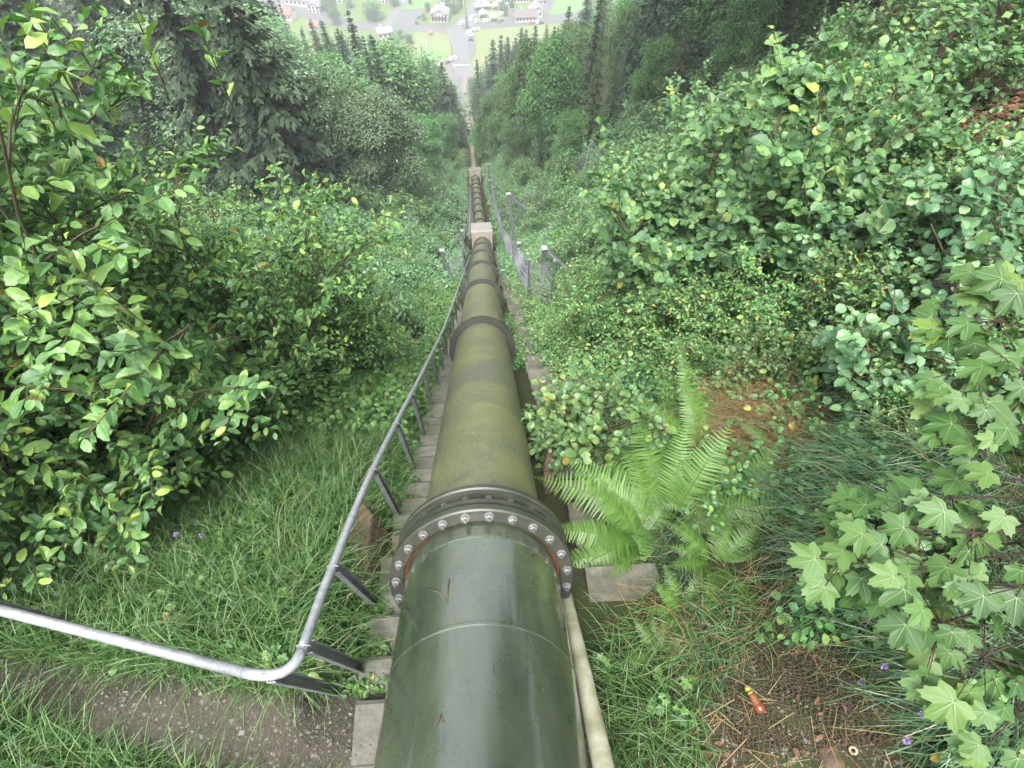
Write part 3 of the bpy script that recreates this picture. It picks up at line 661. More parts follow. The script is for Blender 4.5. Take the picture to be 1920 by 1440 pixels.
def grow_shrub(name, label, seed, H, spread, stems, nbr, ntw, gap, T, lsize, lmat, wmat, tw_len=(.15, .4), br_len=(.35, .7), low=.15, flat_=.9, droop=.15, shoots=0, thick=.018, cat='shrub', shootmat=None):
    """many-stemmed shrub: stems > branches > twigs with alternate leaves; parts: stems, foliage, young_shoots"""
    rg = np.random.RandomState(seed); o = thing(name, (0, 0, 0), label, cat)
    wb, lb = MB(), MB(); sb = lb; ta, td, tl = [], [], []; sa, sd, sl_ = [], [], []
    for q in range(stems):
        az = 2 * math.pi * (q + rg.rand()) / stems; rr = spread * math.sqrt((q + .5) / stems) * rg.uniform(.6, 1.1); h = H * rg.uniform(.7, 1.0) * (1 - .25 * rr / spread)
        t = np.linspace(0, 1, 7); r_ = rr * t ** 1.4
        pts = np.stack([np.cos(az) * r_ + .06 * rg.normal(size=7) * t, np.sin(az) * r_ + .06 * rg.normal(size=7) * t, h * t - .08], 1)
        wb.tube(pts, np.linspace(thick, .004, 7), 5, cap=False)
        for _ in range(nbr):
            u = rg.uniform(low, 1.0) ; p = np.array([np.interp(u, t, pts[:, c]) for c in range(3)])
            a = rg.rand() * 2 * math.pi; L = rg.uniform(*br_len) * (1.15 - .6 * u)
            d = norm(np.array([math.cos(a) + .5 * math.cos(az), math.sin(a) + .5 * math.sin(az), rg.uniform(.15, .9)]))
            e = p + d * L; wb.tube([p, (p + e) / 2 + [0, 0, .02], e], [.007, .005, .002], 4, cap=False)
            for _ in range(ntw):
                v = rg.uniform(.25, 1.0); p2 = p + d * L * v
                d2_ = norm(d * .6 + rg.normal(0, .6, 3) + [0, 0, .15]); l2 = rg.uniform(*tw_len)
                ta.append(p2); td.append(d2_); tl.append(l2)
            ta.append(p + d * L * .5); td.append(d); tl.append(L * .6)
        for _ in range(shoots):
            u = rg.uniform(.6, 1.0); p = np.array([np.interp(u, t, pts[:, c]) for c in range(3)]) + rg.normal(0, .22, 3) * [1, 1, .3]
            sa.append(p); sd.append(norm(np.array([rg.normal(0, .25), rg.normal(0, .25), 1.]))); sl_.append(rg.uniform(.3, .65))
    ta, td, tl = np.array(ta), np.array(td), np.array(tl)
    for p, d, l in zip(ta, td, tl): wb.tube([p, p + d * l + [0, 0, -.12 * l * l]], [.0028, .0012], 3, cap=False)
    leaves_on(ta, td, tl, gap, rg, lb, T, lsize, droop, flat_)
    if shoots:
        sa, sd, sl_ = np.array(sa), np.array(sd), np.array(sl_)
        for p, d, l in zip(sa, sd, sl_): wb.tube([p, p + d * l], [.004, .0015], 4, cap=False)
        m_ = len(sa) * 7 // 8
        leaves_on(sa[:m_], sd[:m_], sl_[:m_], gap * 1.1, rg, lb, T, lsize, -.15, .8)
        lb.cur = 1; leaves_on(sa[m_:], sd[m_:], sl_[m_:], gap * 1.1, rg, sb, T, lsize * .9, -.15, .8)
    wb.build('stems', wmat, o); lb.build('foliage', [lmat, shootmat or M['shoot']], o)
    return Proto(o)

def grow_fern(name, label, seed, nf, L, lmat, flatness=.5, browns=0, low=34, high=74):
    rg = np.random.RandomState(seed); o = thing(name, (0, 0, 0), label, 'fern')
    for q in range(nf + browns):
        br = q >= nf
        az = q * 2.4 + rg.uniform(-.3, .3); l = L * rg.uniform(.7, 1.1) * (.7 if br else 1); e0 = R(rg.uniform(low, high) * (1.1 - flatness * .5)); n = 26
        if br: e0 = R(15)
        t = np.linspace(0, 1, n); ang = e0 - t * R(rg.uniform(50, 75)); ds = l / n
        rr = np.cumsum(np.cos(ang)) * ds; zz = np.cumsum(np.sin(ang)) * ds
        ca, sa_ = math.cos(az), math.sin(az)
        axp = np.stack([rr * ca, rr * sa_, zz], 1); tg = np.stack([np.cos(ang) * ca, np.cos(ang) * sa_, np.sin(ang)], 1)
        sd = np.array([-sa_, ca, 0.]); up = np.cross(tg, sd); up *= np.sign(up[:, 2:3] + 1e-6)
        b = MB(); b.tube(axp, np.linspace(.004, .001, n), 4, cap=False)
        npn = 32
        tw_ = rg.normal(0, .12)
        for k in range(npn):
            u = .14 + .86 * k / npn; p = np.array([np.interp(u, t, axp[:, c]) for c in range(3)]); g = np.array([np.interp(u, t, tg[:, c]) for c in range(3)]); w_ = np.array([np.interp(u, t, up[:, c]) for c in range(3)])
            pl = l * .155 * math.sin(math.pi * min(1, (u + .10)) ** .85) ** .8 * (1 - .12 * u) + .008
            for s_ in (-1, 1):
                d = norm(sd * s_ + g * .28 + w_ * (tw_ * s_ - .12) + rg.normal(0, .06, 3)); x = d; nrm = norm(w_ - x * (w_ @ x)); yv = np.cross(nrm, x)
                m_ = max(4, int(pl / .011)); a = np.linspace(0, 1, m_ + 1); wv = pl * .10 * (1 - a) ** .7 + .0012
                # toothed pinna: a strip whose edge runs in and out
                ev = np.empty((2 * m_ + 1, 3)); od = np.empty_like(ev); cv = np.empty_like(ev)
                aa = np.linspace(0, 1, 2 * m_ + 1); ww = np.interp(aa, a, wv) * np.where(np.arange(2 * m_ + 1) % 2, 1.0, .42)
                cv = p + x * (aa * pl)[:, None] - nrm * (.10 * pl * aa ** 2)[:, None]
                ev = cv + yv * ww[:, None] + x * (ww * .35)[:, None]; od = cv - yv * ww[:, None] + x * (ww * .35)[:, None]
                N = 2 * m_ + 1; i = np.arange(N - 1)
                b.add(np.concatenate([ev, cv, od]), [np.stack([i, i + 1, i + N + 1, i + N], 1), np.stack([i + N, i + N + 1, i + 2 * N + 1, i + 2 * N], 1)])
        b.build('frond', M['fernbrown'] if br else lmat, o)
    return Proto(o)

def grow_spruce(name, label, seed, H, Rr, lmat, whorls=34, nb=7, start=.06, sprays=10, dead=False, cat='spruce tree', wmat='bark', droop=.5, sw=.16, fine=1.0):
    """conifer: tapering trunk, whorls of drooping boughs hung with needle sprays"""
    rg = np.random.RandomState(seed); o = thing(name, (0, 0, 0), label, cat)
    tr = MB(); t = np.linspace(0, 1, 10); pts = np.stack([.012 * H * np.cumsum(rg.normal(0, .3, 10)) * .3, .012 * H * np.cumsum(rg.normal(0, .3, 10)) * .3, H * t - .6], 1)
    tr.tube(pts, np.linspace(.014 * H, .004, 10), 8, cap=False)
    lb = MB(); pos, dr, sz = [], [], []
    for q in range(whorls):
        u = start + (1 - start) * ((q + rg.uniform(-.3, .3)) / whorls); u = min(max(u, start), .995); z = H * u - .6
        prof = (1 - u) ** .85 * (.75 + .25 * math.sin(q * 1.7)) * (.55 + .45 * min(1, (u - start) / .12 + .3))
        c0 = np.array([np.interp(u, t, pts[:, 0]), np.interp(u, t, pts[:, 1]), z])
        for k in range(nb):
            if rg.rand() < .12: continue
            az = 2 * math.pi * (k + rg.rand() * .8) / nb + q * .9; l = max(.10, Rr * prof * rg.uniform(.62, 1.12))
            h = np.array([math.cos(az), math.sin(az), 0]); sd = np.array([-h[1], h[0], 0])
            ns = max(3, int(sprays * l / Rr) + 2); a = np.linspace(.12, 1, ns)
            dz = -droop * l * a * (1 - .45 * a) + rg.uniform(-.08, .1) * l * a
            bp = c0 + h * (a * l)[:, None] + np.array([0, 0, 1.]) * dz[:, None]
            if l > .8: tr.tube([c0, bp[ns // 2], bp[-1]], [.012 + .006 * l, .01, .004], 4, cap=False)
            for s_ in (-1, 0, 1):
                pos.append(bp + rg.normal(0, .04 * Rr * .3, bp.shape)); d = h * (.75 if s_ else 1) + sd * s_ * .8 + np.array([0, 0, -.35 - .25 * rg.rand()])
                dr.append(np.repeat(d[None], ns, 0) + rg.normal(0, .22, (ns, 3))); sz.append(fine * (.10 + .34 * l ** .8 * (1 - a * .65)) * rg.uniform(.6, 1.15, ns))
    pos, dr, sz = np.concatenate(pos), norm(np.concatenate(dr)), np.concatenate(sz)
    tv = np.array([(0, 0, 0), (.25, .9, -.05), (.45, .45, -.04), (.62, .65, -.10), (1, 0, -.18), (.62, -.65, -.10), (.45, -.45, -.04), (.25, -.9, -.05)], float) * [1, sw / .9 * 1.6, 1]
    T = (tv, [np.array([[0, 2, 1], [0, 4, 2], [2, 4, 3], [0, 7, 6], [0, 6, 4], [6, 5, 4]])[:, ::-1]])
    lb.sprinkle(T, pos, leaf_frames(dr, 1.0, rg, .5), sz)
    tr.build('trunk', M[wmat], o); lb.build('crown', lmat, o)
    return Proto(o)

def grow_broadleaf(name, label, seed, H, Rr, lmat, clumps=260, per=34, ls=.11, base_=.22, cat='broadleaf tree', layered=.55, wmat='bark'):
    rg = np.random.RandomState(seed); o = thing(name, (0, 0, 0), label, cat)
    tr = MB(); t = np.linspace(0, 1, 9)
    pts = np.stack([.02 * H * np.cumsum(rg.normal(0, .3, 9)), .02 * H * np.cumsum(rg.normal(0, .3, 9)), H * .96 * t - .6], 1)
    tr.tube(pts, np.linspace(.013 * H, .006, 9), 8, cap=False)
    pos, dr = [], []
    nl = 26
    lim = []
    for q in range(nl):
        u = base_ + (1 - base_) * (q + rg.rand()) / nl * .92; p = np.array([np.interp(u, t, pts[:, c]) for c in range(3)])
        v = (u - base_) / (1 - base_); rad = Rr * (1 - v ** 2.2) ** .6 * (.55 + .45 * min(1, v / .25)) * rg.uniform(.65, 1.1)
        az = q * 2.4 + rg.uniform(-.5, .5); L = max(.6, rad); rise = L * rg.uniform(.25, .7)
        m_ = p + np.array([math.cos(az) * L * .5, math.sin(az) * L * .5, rise * .75]); e = p + np.array([math.cos(az) * L, math.sin(az) * L, rise])
        tr.tube([p, m_, e], [.006 * H * (1.1 - v), .003 * H * (1.1 - v), .01], 5, cap=False); lim.append((p, m_, e))
    cl = []
    for q in range(clumps):
        p, m_, e = lim[rg.randint(nl)]; s_ = rg.uniform(.3, 1.05)
        c0 = (m_ + (e - m_) * (s_ - .5) * 2 if s_ > .5 else p + (m_ - p) * s_ * 2) + rg.normal(0, .10 * Rr, 3); cl.append(c0)
        if q % 4 == 0: tr.tube([m_ if s_ > .5 else p, c0], [.012, .004], 3, cap=False)
    cl = np.array(cl); n = clumps * per; idx = np.repeat(np.arange(clumps), per); cs = rg.uniform(.5, 1.25, clumps) * Rr * .135
    off = rg.normal(0, 1, (n, 3)) * [1, 1, 1 - layered]; off = off * (cs[idx])[:, None]
    off[:, 2] -= .25 * (off[:, :2] ** 2).sum(1) / (cs[idx] + .01)
    d = norm(off * [1, 1, .3] + rg.normal(0, .25, (n, 3)) * .5 + [0, 0, -.15])
    lb = MB(); lb.sprinkle(SIMPLE, cl[idx] + off, leaf_frames(d, 1.0, rg, .4), ls * rg.uniform(.6, 1.25, n))
    tr.build('trunk', M[wmat], o); lb.build('crown', lmat, o)
    return Proto(o)

# ------------------------------------------------------------------ near-left willow bushes
rg = np.random.RandomState(21)
will = [grow_shrub('willow_bush', '', 31 + k, 3.9, 1.45, 11, 15, 4, .0265, OV, .080, M['willow'], M['twig'], tw_len=(.22, .5), br_len=(.4, .8), low=.06, flat_=.85, droop=.12, shoots=5) for k in range(2)]
def put(pr, x, y, sc_=1, rz=0, label='', group=None, sink=.03, tilt=(0, 0)): return pr.put((x, y, gz(x, y) - sink), rz, sc_, label, group, tilt)
gw = 'willow bushes left of the handrail'
put(will[0], -3.0, 2.1, 1.22, 0.3, 'tall leafy willow bush at the left edge of the photo above the grass bank', gw)
put(will[1], -2.5, 3.5, 1.02, 1.2, 'broad willow bush with upright shoots, right of the tallest bush on the left', gw)
put(will[0], -2.75, 4.8, .95, 2.6, 'willow bush lower down the left slope in front of the silvery trees', gw)
put(will[1], -4.3, 3.4, 1.12, 3.9, 'willow bush at the back of the left thicket against the dark spruces', gw)
put(will[1], -3.9, 1.2, 1.1, 5.0, 'willow bush cut by the left photo edge, nearest the bent handrail', gw)
put(will[0], -4.6, 5.4, .95, 5.4, 'willow bush behind the left thicket, its top below the dark spruces', gw)

# ------------------------------------------------------------------ right bank bushes
hz1 = grow_shrub('hazel_bush', '', 51, 2.3, 1.25, 11, 10, 4, .035, ROUND, .088, M['hazel'], M['twig'], tw_len=(.2, .42), br_len=(.3, .65), low=.05, flat_=1.0, droop=.1, shoots=2, shootmat=M['lime'])
hz2 = grow_shrub('hazel_bush', '', 52, 2.0, 1.1, 9, 10, 4, .034, OVW, .082, M['hazel'], M['twig'], tw_len=(.18, .4), br_len=(.3, .6), low=.05, flat_=1.0, shoots=2, shootmat=M['lime'])
lim1 = grow_shrub('young_beech', '', 53, 1.25, .55, 7, 8, 4, .032, OVW, .068, M['lime'], M['twig'], tw_len=(.12, .3), br_len=(.18, .42), low=.05, flat_=1.1, thick=.010)
brm1 = grow_shrub('bramble_bush', '', 54, 1.1, .95, 11, 8, 4, .030, OV, .062, M['bramble'], M['greentwig'], tw_len=(.15, .35), br_len=(.25, .5), low=.1, flat_=1.0, thick=.007)
asp1 = grow_shrub('aspen_sapling', '', 55, 1.7, .35, 3, 9, 3, .040, ROUND, .072, M['bluegreen'], M['twig'], tw_len=(.12, .3), br_len=(.2, .5), low=.25, flat_=1.2, thick=.014, cat='sapling')
put(will[0], -3.7, 2.9, 1.35, 1.9, 'highest willow bush in the upper left corner, its shoots reaching the top edge', gw)
put(will[1], -1.95, 4.6, .8, 4.4, 'lower willow bush nearest the handrail on the left slope', gw)
gh = 'hazel bushes on the right bank'
def at(px, py, h=0.): q = G(px, py, h); return q[0], q[1]
spots = [(hz1, 1240, 560, 1.3, 0, 'big round leaved hazel bush on the right bank behind the mesh fence'),
         (hz1, 1420, 545, 1.2, 2, 'hazel bush with a dark hollow under it in the middle of the right bank'),
         (hz2, 1500, 420, 1.25, 1, 'hazel bush below the tree stump, upper right bank'),
         (hz1, 1640, 400, .62, 4, 'hazel bush below the bare leaning trunk at upper right'),
         (hz2, 1330, 400, 1.5, 3, 'hazel bush in front of the forest edge on the right'),
         (hz2, 1860, 440, .36, 5, 'hazel bush at the right photo edge below the reddish soil'),
         (hz1, 1720, 500, .55, 5.5, 'low hazel bush above the dark rock on the right'),
         (hz2, 1180, 470, 1.2, 2.2, 'hazel bush right beside the braced fence posts'),
         (hz2, 1560, 250, .8, .4, 'hazel bush beside the tree stump at the top of the right bank'),
         (hz1, 1740, 370, .32, 1.4, 'hazel bush under the leaning red barked tree'),
         (hz2, 1600, 150, 1.1, 2.4, 'hazel bush at the top of the right bank, right of the stump'), (hz2, 1400, 190, 1.3, 5.1, 'hazel bush left of the tree stump, against the forest'), (hz1, 1500, 95, 1.3, .9, 'hazel bush behind the tree stump at the top edge')]
for pr, px, py, s_, rz, lb in spots: x, y = at(px, py); put(pr, x, y, s_, rz, lb, gh)
x, y = at(1095, 850); put(lim1, x, y, 1.2, .4, 'yellow green young beech beside the kerb, just above the big fern')
x, y = at(1050, 800); put(lim1, x, y, .55, 2.4, 'small yellow green seedling leaning over the kerb left of the young beech')
x, y = at(1400, 720); put(lim1, x, y, .55, 3.4, 'small yellowish seedling above the dry brown grass')
x, y = at(1500, 690); put(lim1, x, y, .5, 1.4, 'pale seedling between the dry grass and the thin sapling')
gb = 'bramble thickets on the right bank'
for k, (px, py, s_) in enumerate([(1230, 660, .95), (1330, 640, .9), (1430, 640, .85), (1160, 620, .9), (1080, 640, .8), (1290, 720, .6), (1560, 600, .8), (1650, 800, .55), (1720, 760, .6), (1100, 560, .8), (1620, 640, .8)]):
    x, y = at(px, py); put(brm1, x, y, s_, k * 1.3, 'small leaved bramble thicket on the right bank below the hazel bushes', gb)
ga = 'saplings among the right bank grass'
for px, py, s_, lb in [(1560, 760, .95, 'thin sapling with a bare dark stem right of the dry brown grass'), (1660, 640, 1.0, 'forked sapling left of the dark rock'), (1700, 560, 1.1, 'tall sapling standing above the dark rock'), (1480, 560, .9, 'sapling with pale blue green leaves beside the dark hollow'), (1740, 790, .6, 'low dark leaved sapling just below the dark rock')]:
    x, y = at(px, py); put(asp1, x, y, s_, px * .7, lb, ga)

# ------------------------------------------------------------------ thicket that fills the clearing
sh1 = grow_shrub('clearing_shrub', '', 61, 1.5, .9, 8, 8, 3, .055, leaf_simple(.6), .13, M['bluegreen'], M['greentwig'], tw_len=(.18, .4), br_len=(.3, .6), low=.08, flat_=1.1)
sh2 = grow_shrub('clearing_shrub', '', 62, 1.1, .9, 8, 8, 3, .05, leaf_simple(.5), .11, M['bramble'], M['greentwig'], tw_len=(.15, .35), br_len=(.25, .5), low=.08, flat_=1.1)
sh3 = grow_shrub('clearing_shrub', '', 63, 1.9, .8, 7, 8, 3, .055, leaf_simple(.65), .13, M['hazel'], M['greentwig'], tw_len=(.2, .4), br_len=(.3, .6), low=.08, flat_=1.1)
rg = np.random.RandomState(77)
def corridor(y): return np.interp(y, [0, 10, 25, 40, 60, 100, 150, 270], [1.3, 1.7, 2.1, 2.3, 2.2, 2.8, 3.2, 3.5])
def clear_left(y): return np.interp(y, [0, 10, 22, 40, 55, 80, 270], [9, 11, 9.5, 8, 5.0, 3.4, 3.6])
def clear_right(y): return np.interp(y, [0, 10, 25, 40, 50, 62, 80, 270], [14, 15, 17, 14, 10, 4.5, 2.6, 2.8])
placed = []
def thicket(n, y0, y1, side, protos, label, group, smin, smax, gap):
    got = 0; tries = 0
    while got < n and tries < n * 60:
        tries += 1; y = y0 * (y1 / y0) ** rg.rand(); a, c = corridor(y) + .5, (clear_left if side < 0 else clear_right)(y)
        x = cx(y) + side * rg.uniform(a, c); z = gz(x, y); px, py, dz = proj((x, y, z + .5))
        if not (-60 < px < 1980 and -20 < py < 1000): continue
        if side < 0 and y < 6.0 and x < -1.9: continue
        s_ = rg.uniform(smin, smax); edge = abs(x - cx(y)) - corridor(y)
        if edge < 1.0: s_ *= .6
        if any((x - q[0]) ** 2 + (y - q[1]) ** 2 < (gap * s_) ** 2 for q in placed): continue
        placed.append((x, y)); got += 1; put(protos[rg.randint(len(protos))], x, y, (s_, s_, s_ * rg.uniform(.8, 1.2)), rg.rand() * 6.3, label, group)
    print('thicket', label, got)
thicket(95, 4.2, 24, -1, [sh1, sh2, sh1], 'leafy shrub in the bluish green thicket left of the pipe, below the willow bushes', 'shrubs left of the pipe', .95, 1.55, .8)
thicket(50, 22, 62, -1, [sh1, sh3], 'shrub on the clearing edge below the silvery trees, left of the pipe', 'far shrubs left of the pipe', 1.0, 1.9, 1.2)
thicket(60, 6.5, 24, 1, [sh3, sh3, sh2], 'leafy shrub between the mesh fence and the hazel bushes on the right', 'shrubs right of the pipe', .95, 1.65, .8)
thicket(75, 20, 64, 1, [sh1, sh3, sh2], 'shrub on the overgrown slope behind the steel fence posts', 'far shrubs right of the pipe', 1.1, 2.1, 1.3)
thicket(40, 60, 200, -1, [sh2, sh3], 'small shrub beside the thin far pipe, left side', 'shrubs on the far strip, left', .8, 1.3, 1.3)
thicket(40, 60, 200, 1, [sh2, sh3], 'small shrub beside the thin far pipe, right side', 'shrubs on the far strip, right', .8, 1.3, 1.3)

# ------------------------------------------------------------------ ferns
f1 = grow_fern('fern', '', 71, 30, .92, M['fern'], .35, browns=3, low=18, high=62)
f2 = grow_fern('fern', '', 72, 13, .62, M['fern'], .4)
f3 = grow_fern('fern', '', 73, 12, .55, M['fernold'], .5, browns=1)
gf = 'ferns on the banks'
for pr, px, py, s_, rz, tl, lb in [(f1, 1255, 985, 1.15, .2, (.06, -.2), 'large bright green fern hanging over the kerb right of the flange'),
        (f1, 1310, 860, .85, 1.9, (0, -.1), 'bright fern just above the largest fern'),
        (f1, 1200, 1020, .8, 2.7, (.1, -.25), 'fern hanging lowest over the kerb, under the largest fern'),
        (f1, 1190, 870, .55, 4.1, (.1, -.2), 'small bright fern at the foot of the young beech'),
        (f2, 1370, 930, 1.0, 5.5, (0, -.2), 'loose fern leaning into the sedge right of the largest fern'),
        (f2, 1340, 1060, .8, 3.5, (0, -.2), 'small loose fern at the lower right of the largest fern'),
        (f2, 1290, 760, .95, .5, (0, 0), 'upright fern at the foot of the bramble thicket, above the other bright ferns'),
        (f2, 1420, 640, .9, 2.2, (0, 0), 'fern between the bramble thicket and the dry brown grass'),
        (f2, 1280, 1150, .55, 1.2, (0, 0), 'small fern below the largest fern, beside the dark kerb'),
        (f3, 1400, 960, .85, 2.8, (0, 0), 'dull fern with a brown frond right of the largest fern'),
        (f3, 1460, 860, .8, 4.2, (0, 0), 'dull fern below the dry brown grass'),
        (f3, 1860, 500, 1.3, .4, (0, 0), 'fern above the dark rock at the right edge'),
        (f3, 1240, 1230, .6, 5.1, (0, 0), 'lowest fern, in the grass right of the pale pipe'),
        (f3, 655, 800, 1.0, 3.3, (0, 0), 'dark fern at the right foot of the willow bushes'),
        (f3, 590, 870, .9, 1.3, (0, 0), 'dark fern under the willow bushes left of the handrail'),
        (f2, 330, 1000, .65, 2.9, (0, 0), 'small bright fern in the grass below the willow bushes'),
        (f2, 205, 1080, .55, .9, (0, 0), 'small fern at the lower left above the gravel path'),
        (f3, 1690, 560, 1.1, 2.0, (0, 0), 'fern between the saplings on the right bank')]:
    x, y = at(px, py); put(pr, x, y, s_, rz, lb, gf, tilt=tl)

# ------------------------------------------------------------------ sycamore sapling leaning in from the right
sy = thing('maple_sapling', (2.75, .35, gz(2.75, .35)), 'maple sapling with big lobed leaves reaching in from the right photo edge', 'sapling')
So = np.array(sy.location); wb, lb = MB(), MB(); rg = np.random.RandomState(8)
top = So + [-.25, .1, 2.4]; t = np.linspace(0, 1, 8)[:, None]; spine = So * (1 - t) + top * t + np.array([[.25, .1, 0]]) * np.sin(t * 3.1) * .5
wb.tube(spine, np.linspace(.03, .008, 8), 8)
lp, ld, ls_ = [], [], []
cl = [(1600, 1010, 1.75, 9, .12), (1560, 1050, 1.72, 5, .1), (1720, 1060, 1.62, 12, .16), (1660, 985, 1.7, 6, .12), (1740, 1170, 1.66, 12, .17), (1820, 1230, 1.6, 12, .17), (1800, 1000, 1.6, 9, .15), (1890, 1100, 1.55, 10, .16),
      (1850, 600, 1.75, 11, .15), (1800, 690, 1.72, 9, .13), (1880, 520, 1.8, 9, .14), (1850, 800, 1.66, 10, .15), (1890, 900, 1.6, 10, .15), (1900, 700, 1.65, 9, .15), (1880, 1340, 1.62, 9, .15), (1760, 930, 1.7, 5, .1)]
for px, py, z, n, sp_ in cl:
    e = P(px + 25, py, z); a = spine[min(7, max(1, int(np.clip((e[2] - So[2]) / 2.4 * 7, 1, 7))))]
    mid = (a + e) / 2 + [0, 0, .12]; wb.tube([a, mid, e], [.008, .005, .003], 5, cap=False)
    for k in range(int(n * 1.7)):
        az = rg.rand() * 6.3; r_ = sp_ * math.sqrt(rg.rand()) * 1.25; tip = e + [math.cos(az) * r_, math.sin(az) * r_, rg.uniform(-.10, .06)]
        d = np.array([math.cos(az), math.sin(az), rg.uniform(-.75, -.25)]) + [-.35, -.1, 0]
        wb.tube([e, tip], [.002, .0015], 4, cap=False); lp.append(tip); ld.append(d); ls_.append(rg.uniform(.046, .090))
LF = leaf_frames(norm(np.array(ld)), 1.0, rg, .28)
lb.sprinkle(MAPLE, np.array(lp), LF, np.array(ls_), True)
lb.cur = 1; lb.sprinkle(VEIN, np.array(lp), LF, np.array(ls_)); lb.build('foliage', [M['maple'], M['vein']], sy, So); wb.build('stem', M['redbark'], sy, So)

# ------------------------------------------------------------------ grass, herbs, dry grass: nobody could count them
def blades(name, m, xy, L, wd, lean, rg, seg=4, lift=0., bias=(0, 0), droop=1.0, jitter_up=.5, label=None):
    """curved grass blades at ground points xy"""
    n = len(xy); z = ground(xy[:, 0], xy[:, 1]) + lift; a = rg.rand(n) * 2 * math.pi
    h = np.stack([np.cos(a), np.sin(a)], 1) + np.array(bias); h = norm(h); l = L * rg.uniform(.55, 1.2, n); e0 = np.clip(R(78) - np.abs(rg.normal(0, lean, n)), R(15), R(90)); bend = rg.uniform(.6, 1.5, n) * droop
    v = np.zeros((n, seg + 1, 2, 3)); p = np.c_[xy, z]; sd = np.c_[-h[:, 1], h[:, 0], np.zeros(n)]; e = e0.copy()
    tw = norm(sd + rg.normal(0, .35, (n, 3)))
    for k in range(seg + 1):
        wk = wd * rg.uniform(.7, 1.2, n) * (1 - (k / seg) ** 1.7 * .92); v[:, k, 0] = p + tw * wk[:, None] / 2; v[:, k, 1] = p - tw * wk[:, None] / 2
        st_ = l / seg; p = p + np.c_[h * (np.cos(e) * st_)[:, None], np.sin(e) * st_]; e = e - bend * (k + 1) / seg * .75
    b = MB(); q = (np.arange(n) * (seg + 1) * 2)[:, None]; f = np.concatenate([np.stack([q + 2 * k, q + 2 * k + 1, q + 2 * k + 3, q + 2 * k + 2], -1).reshape(-1, 4) for k in range(seg)])
    b.add(v.reshape(-1, 3), [f]); return tag(b.build(name, m), kind='stuff')
def pts_in(n, x0, x1, y0, y1, rg, keep=None):
    p = np.stack([rg.uniform(x0, x1, n), rg.uniform(y0, y1, n)], 1); return p[keep(p[:, 0], p[:, 1])] if keep is not None else p
def seen(x, y, mg=120):
    px, py, z = proj(np.stack([x, y, ground(x, y)], 1)); return (z > .3) & (px > -mg) & (px < 1920 + mg) & (py > -mg) & (py < 1440 + mg)
rg = np.random.RandomState(91)
def off_stairs(x, y): u = x - cx(y); return (u < -.74) | (u > .82)
kl = lambda x, y: (~on_path(x, y, 1.08 + .3 * vnoise(x * 9, y * 9))) & (x < -.86) & seen(x, y) & (fbm(x * 1.7, y * 1.7) > -.55)
p = pts_in(90000, -4.4, -.82, -.8, 4.5, rg, kl); blades('meadow_grass', M['grass'], p[:46000], .40, .0062, .6, rg, bias=(.25, -.3), droop=1.1)
kp = lambda x, y: on_path(x, y, 1.5) & ~on_path(x, y, .8) & (x < -.9)
p = pts_in(40000, -4, -.8, -.8, 1, rg, kp); blades('path_edge_grass', M['grass'], p[:3500], .14, .0045, .7, rg)
kc = lambda x, y: seen(x, y) & off_stairs(x, y) & (np.abs(x - cx(y)) < clear_left(y) * .8)
p = pts_in(26000, -5, -.86, 3, 14, rg, lambda x, y: kc(x, y) & (fbm(x * .8 + 5, y * .8) > .05)); blades('slope_grass', M['grass'], p[:6000], .30, .008, .6, rg, droop=1.2)
kr_ = lambda x, y: seen(x, y) & (x > 1.0) & (fbm(x * 1.2 + 3, y * 1.2) > -.1)
litter = G(1830, 230)[:2]
def off_litter(x, y): return np.hypot(x - litter[0], y - litter[1]) > 1.1
pit = G(1500, 1350)[:2]
def off_pit(x, y): return ((x - pit[0]) / .46) ** 2 + ((y - pit[1]) / .36) ** 2 > 1 + .4 * vnoise(x * 5, y * 5)
p = pts_in(30000, .95, 4.5, -.6, 3.5, rg, lambda x, y: kr_(x, y) & off_pit(x, y)); blades('bank_grass', M['grassdark'], p[:9000], .34, .0055, .6, rg, bias=(-.5, -.4), droop=1.1)
def tufts(name, m, centers, n, spread, L, wd, rg, bias, lean=.55, droop=1.2):
    p = np.concatenate([np.array(c)[:2] + rg.normal(0, spread, (n, 2)) for c in centers]); p = p[off_pit(p[:, 0], p[:, 1])]; return blades(name, m, p, L, wd, lean, rg, 6, bias=bias, droop=droop)
tufts('sedge_grass', M['grassdark'], [at(*q) for q in [(1640, 880), (1700, 950), (1580, 960), (1760, 880), (1660, 1060), (1600, 900), (1560, 1060), (1740, 820), (1820, 1000), (1850, 1280), (1900, 1380), (1780, 1330), (1860, 1210)]], 330, .13, .62, .006, rg, (-.9, -.5))
tufts('bright_tuft_grass', M['grass'], [at(*q) for q in [(1350, 1310), (1330, 1240), (1180, 1300), (1160, 1240), (1290, 1340), (1300, 1430), (1380, 1140), (1210, 1180), (1150, 1380), (1230, 1420), (1560, 1180), (1650, 1240)]], 120, .09, .36, .0055, rg, (-.4, -.5))
tufts('dry_grass', M['grassdry'], [at(*q) for q in [(1390, 800), (1430, 790), (1370, 770), (1450, 830), (1420, 760), (1480, 850), (1600, 1010), (1340, 760), (1400, 820), (1440, 810), (1380, 840), (1410, 790)]], 480, .13, .48, .004, rg, (.1, -.5), .9, 1.5)
tufts('dry_grass', M['grassdry'], [at(*q) for q in [(1250, 1140), (1300, 1180), (1750, 900), (1420, 1100)]], 90, .10, .36, .004, rg, (-.3, -.5), .9, 1.3)
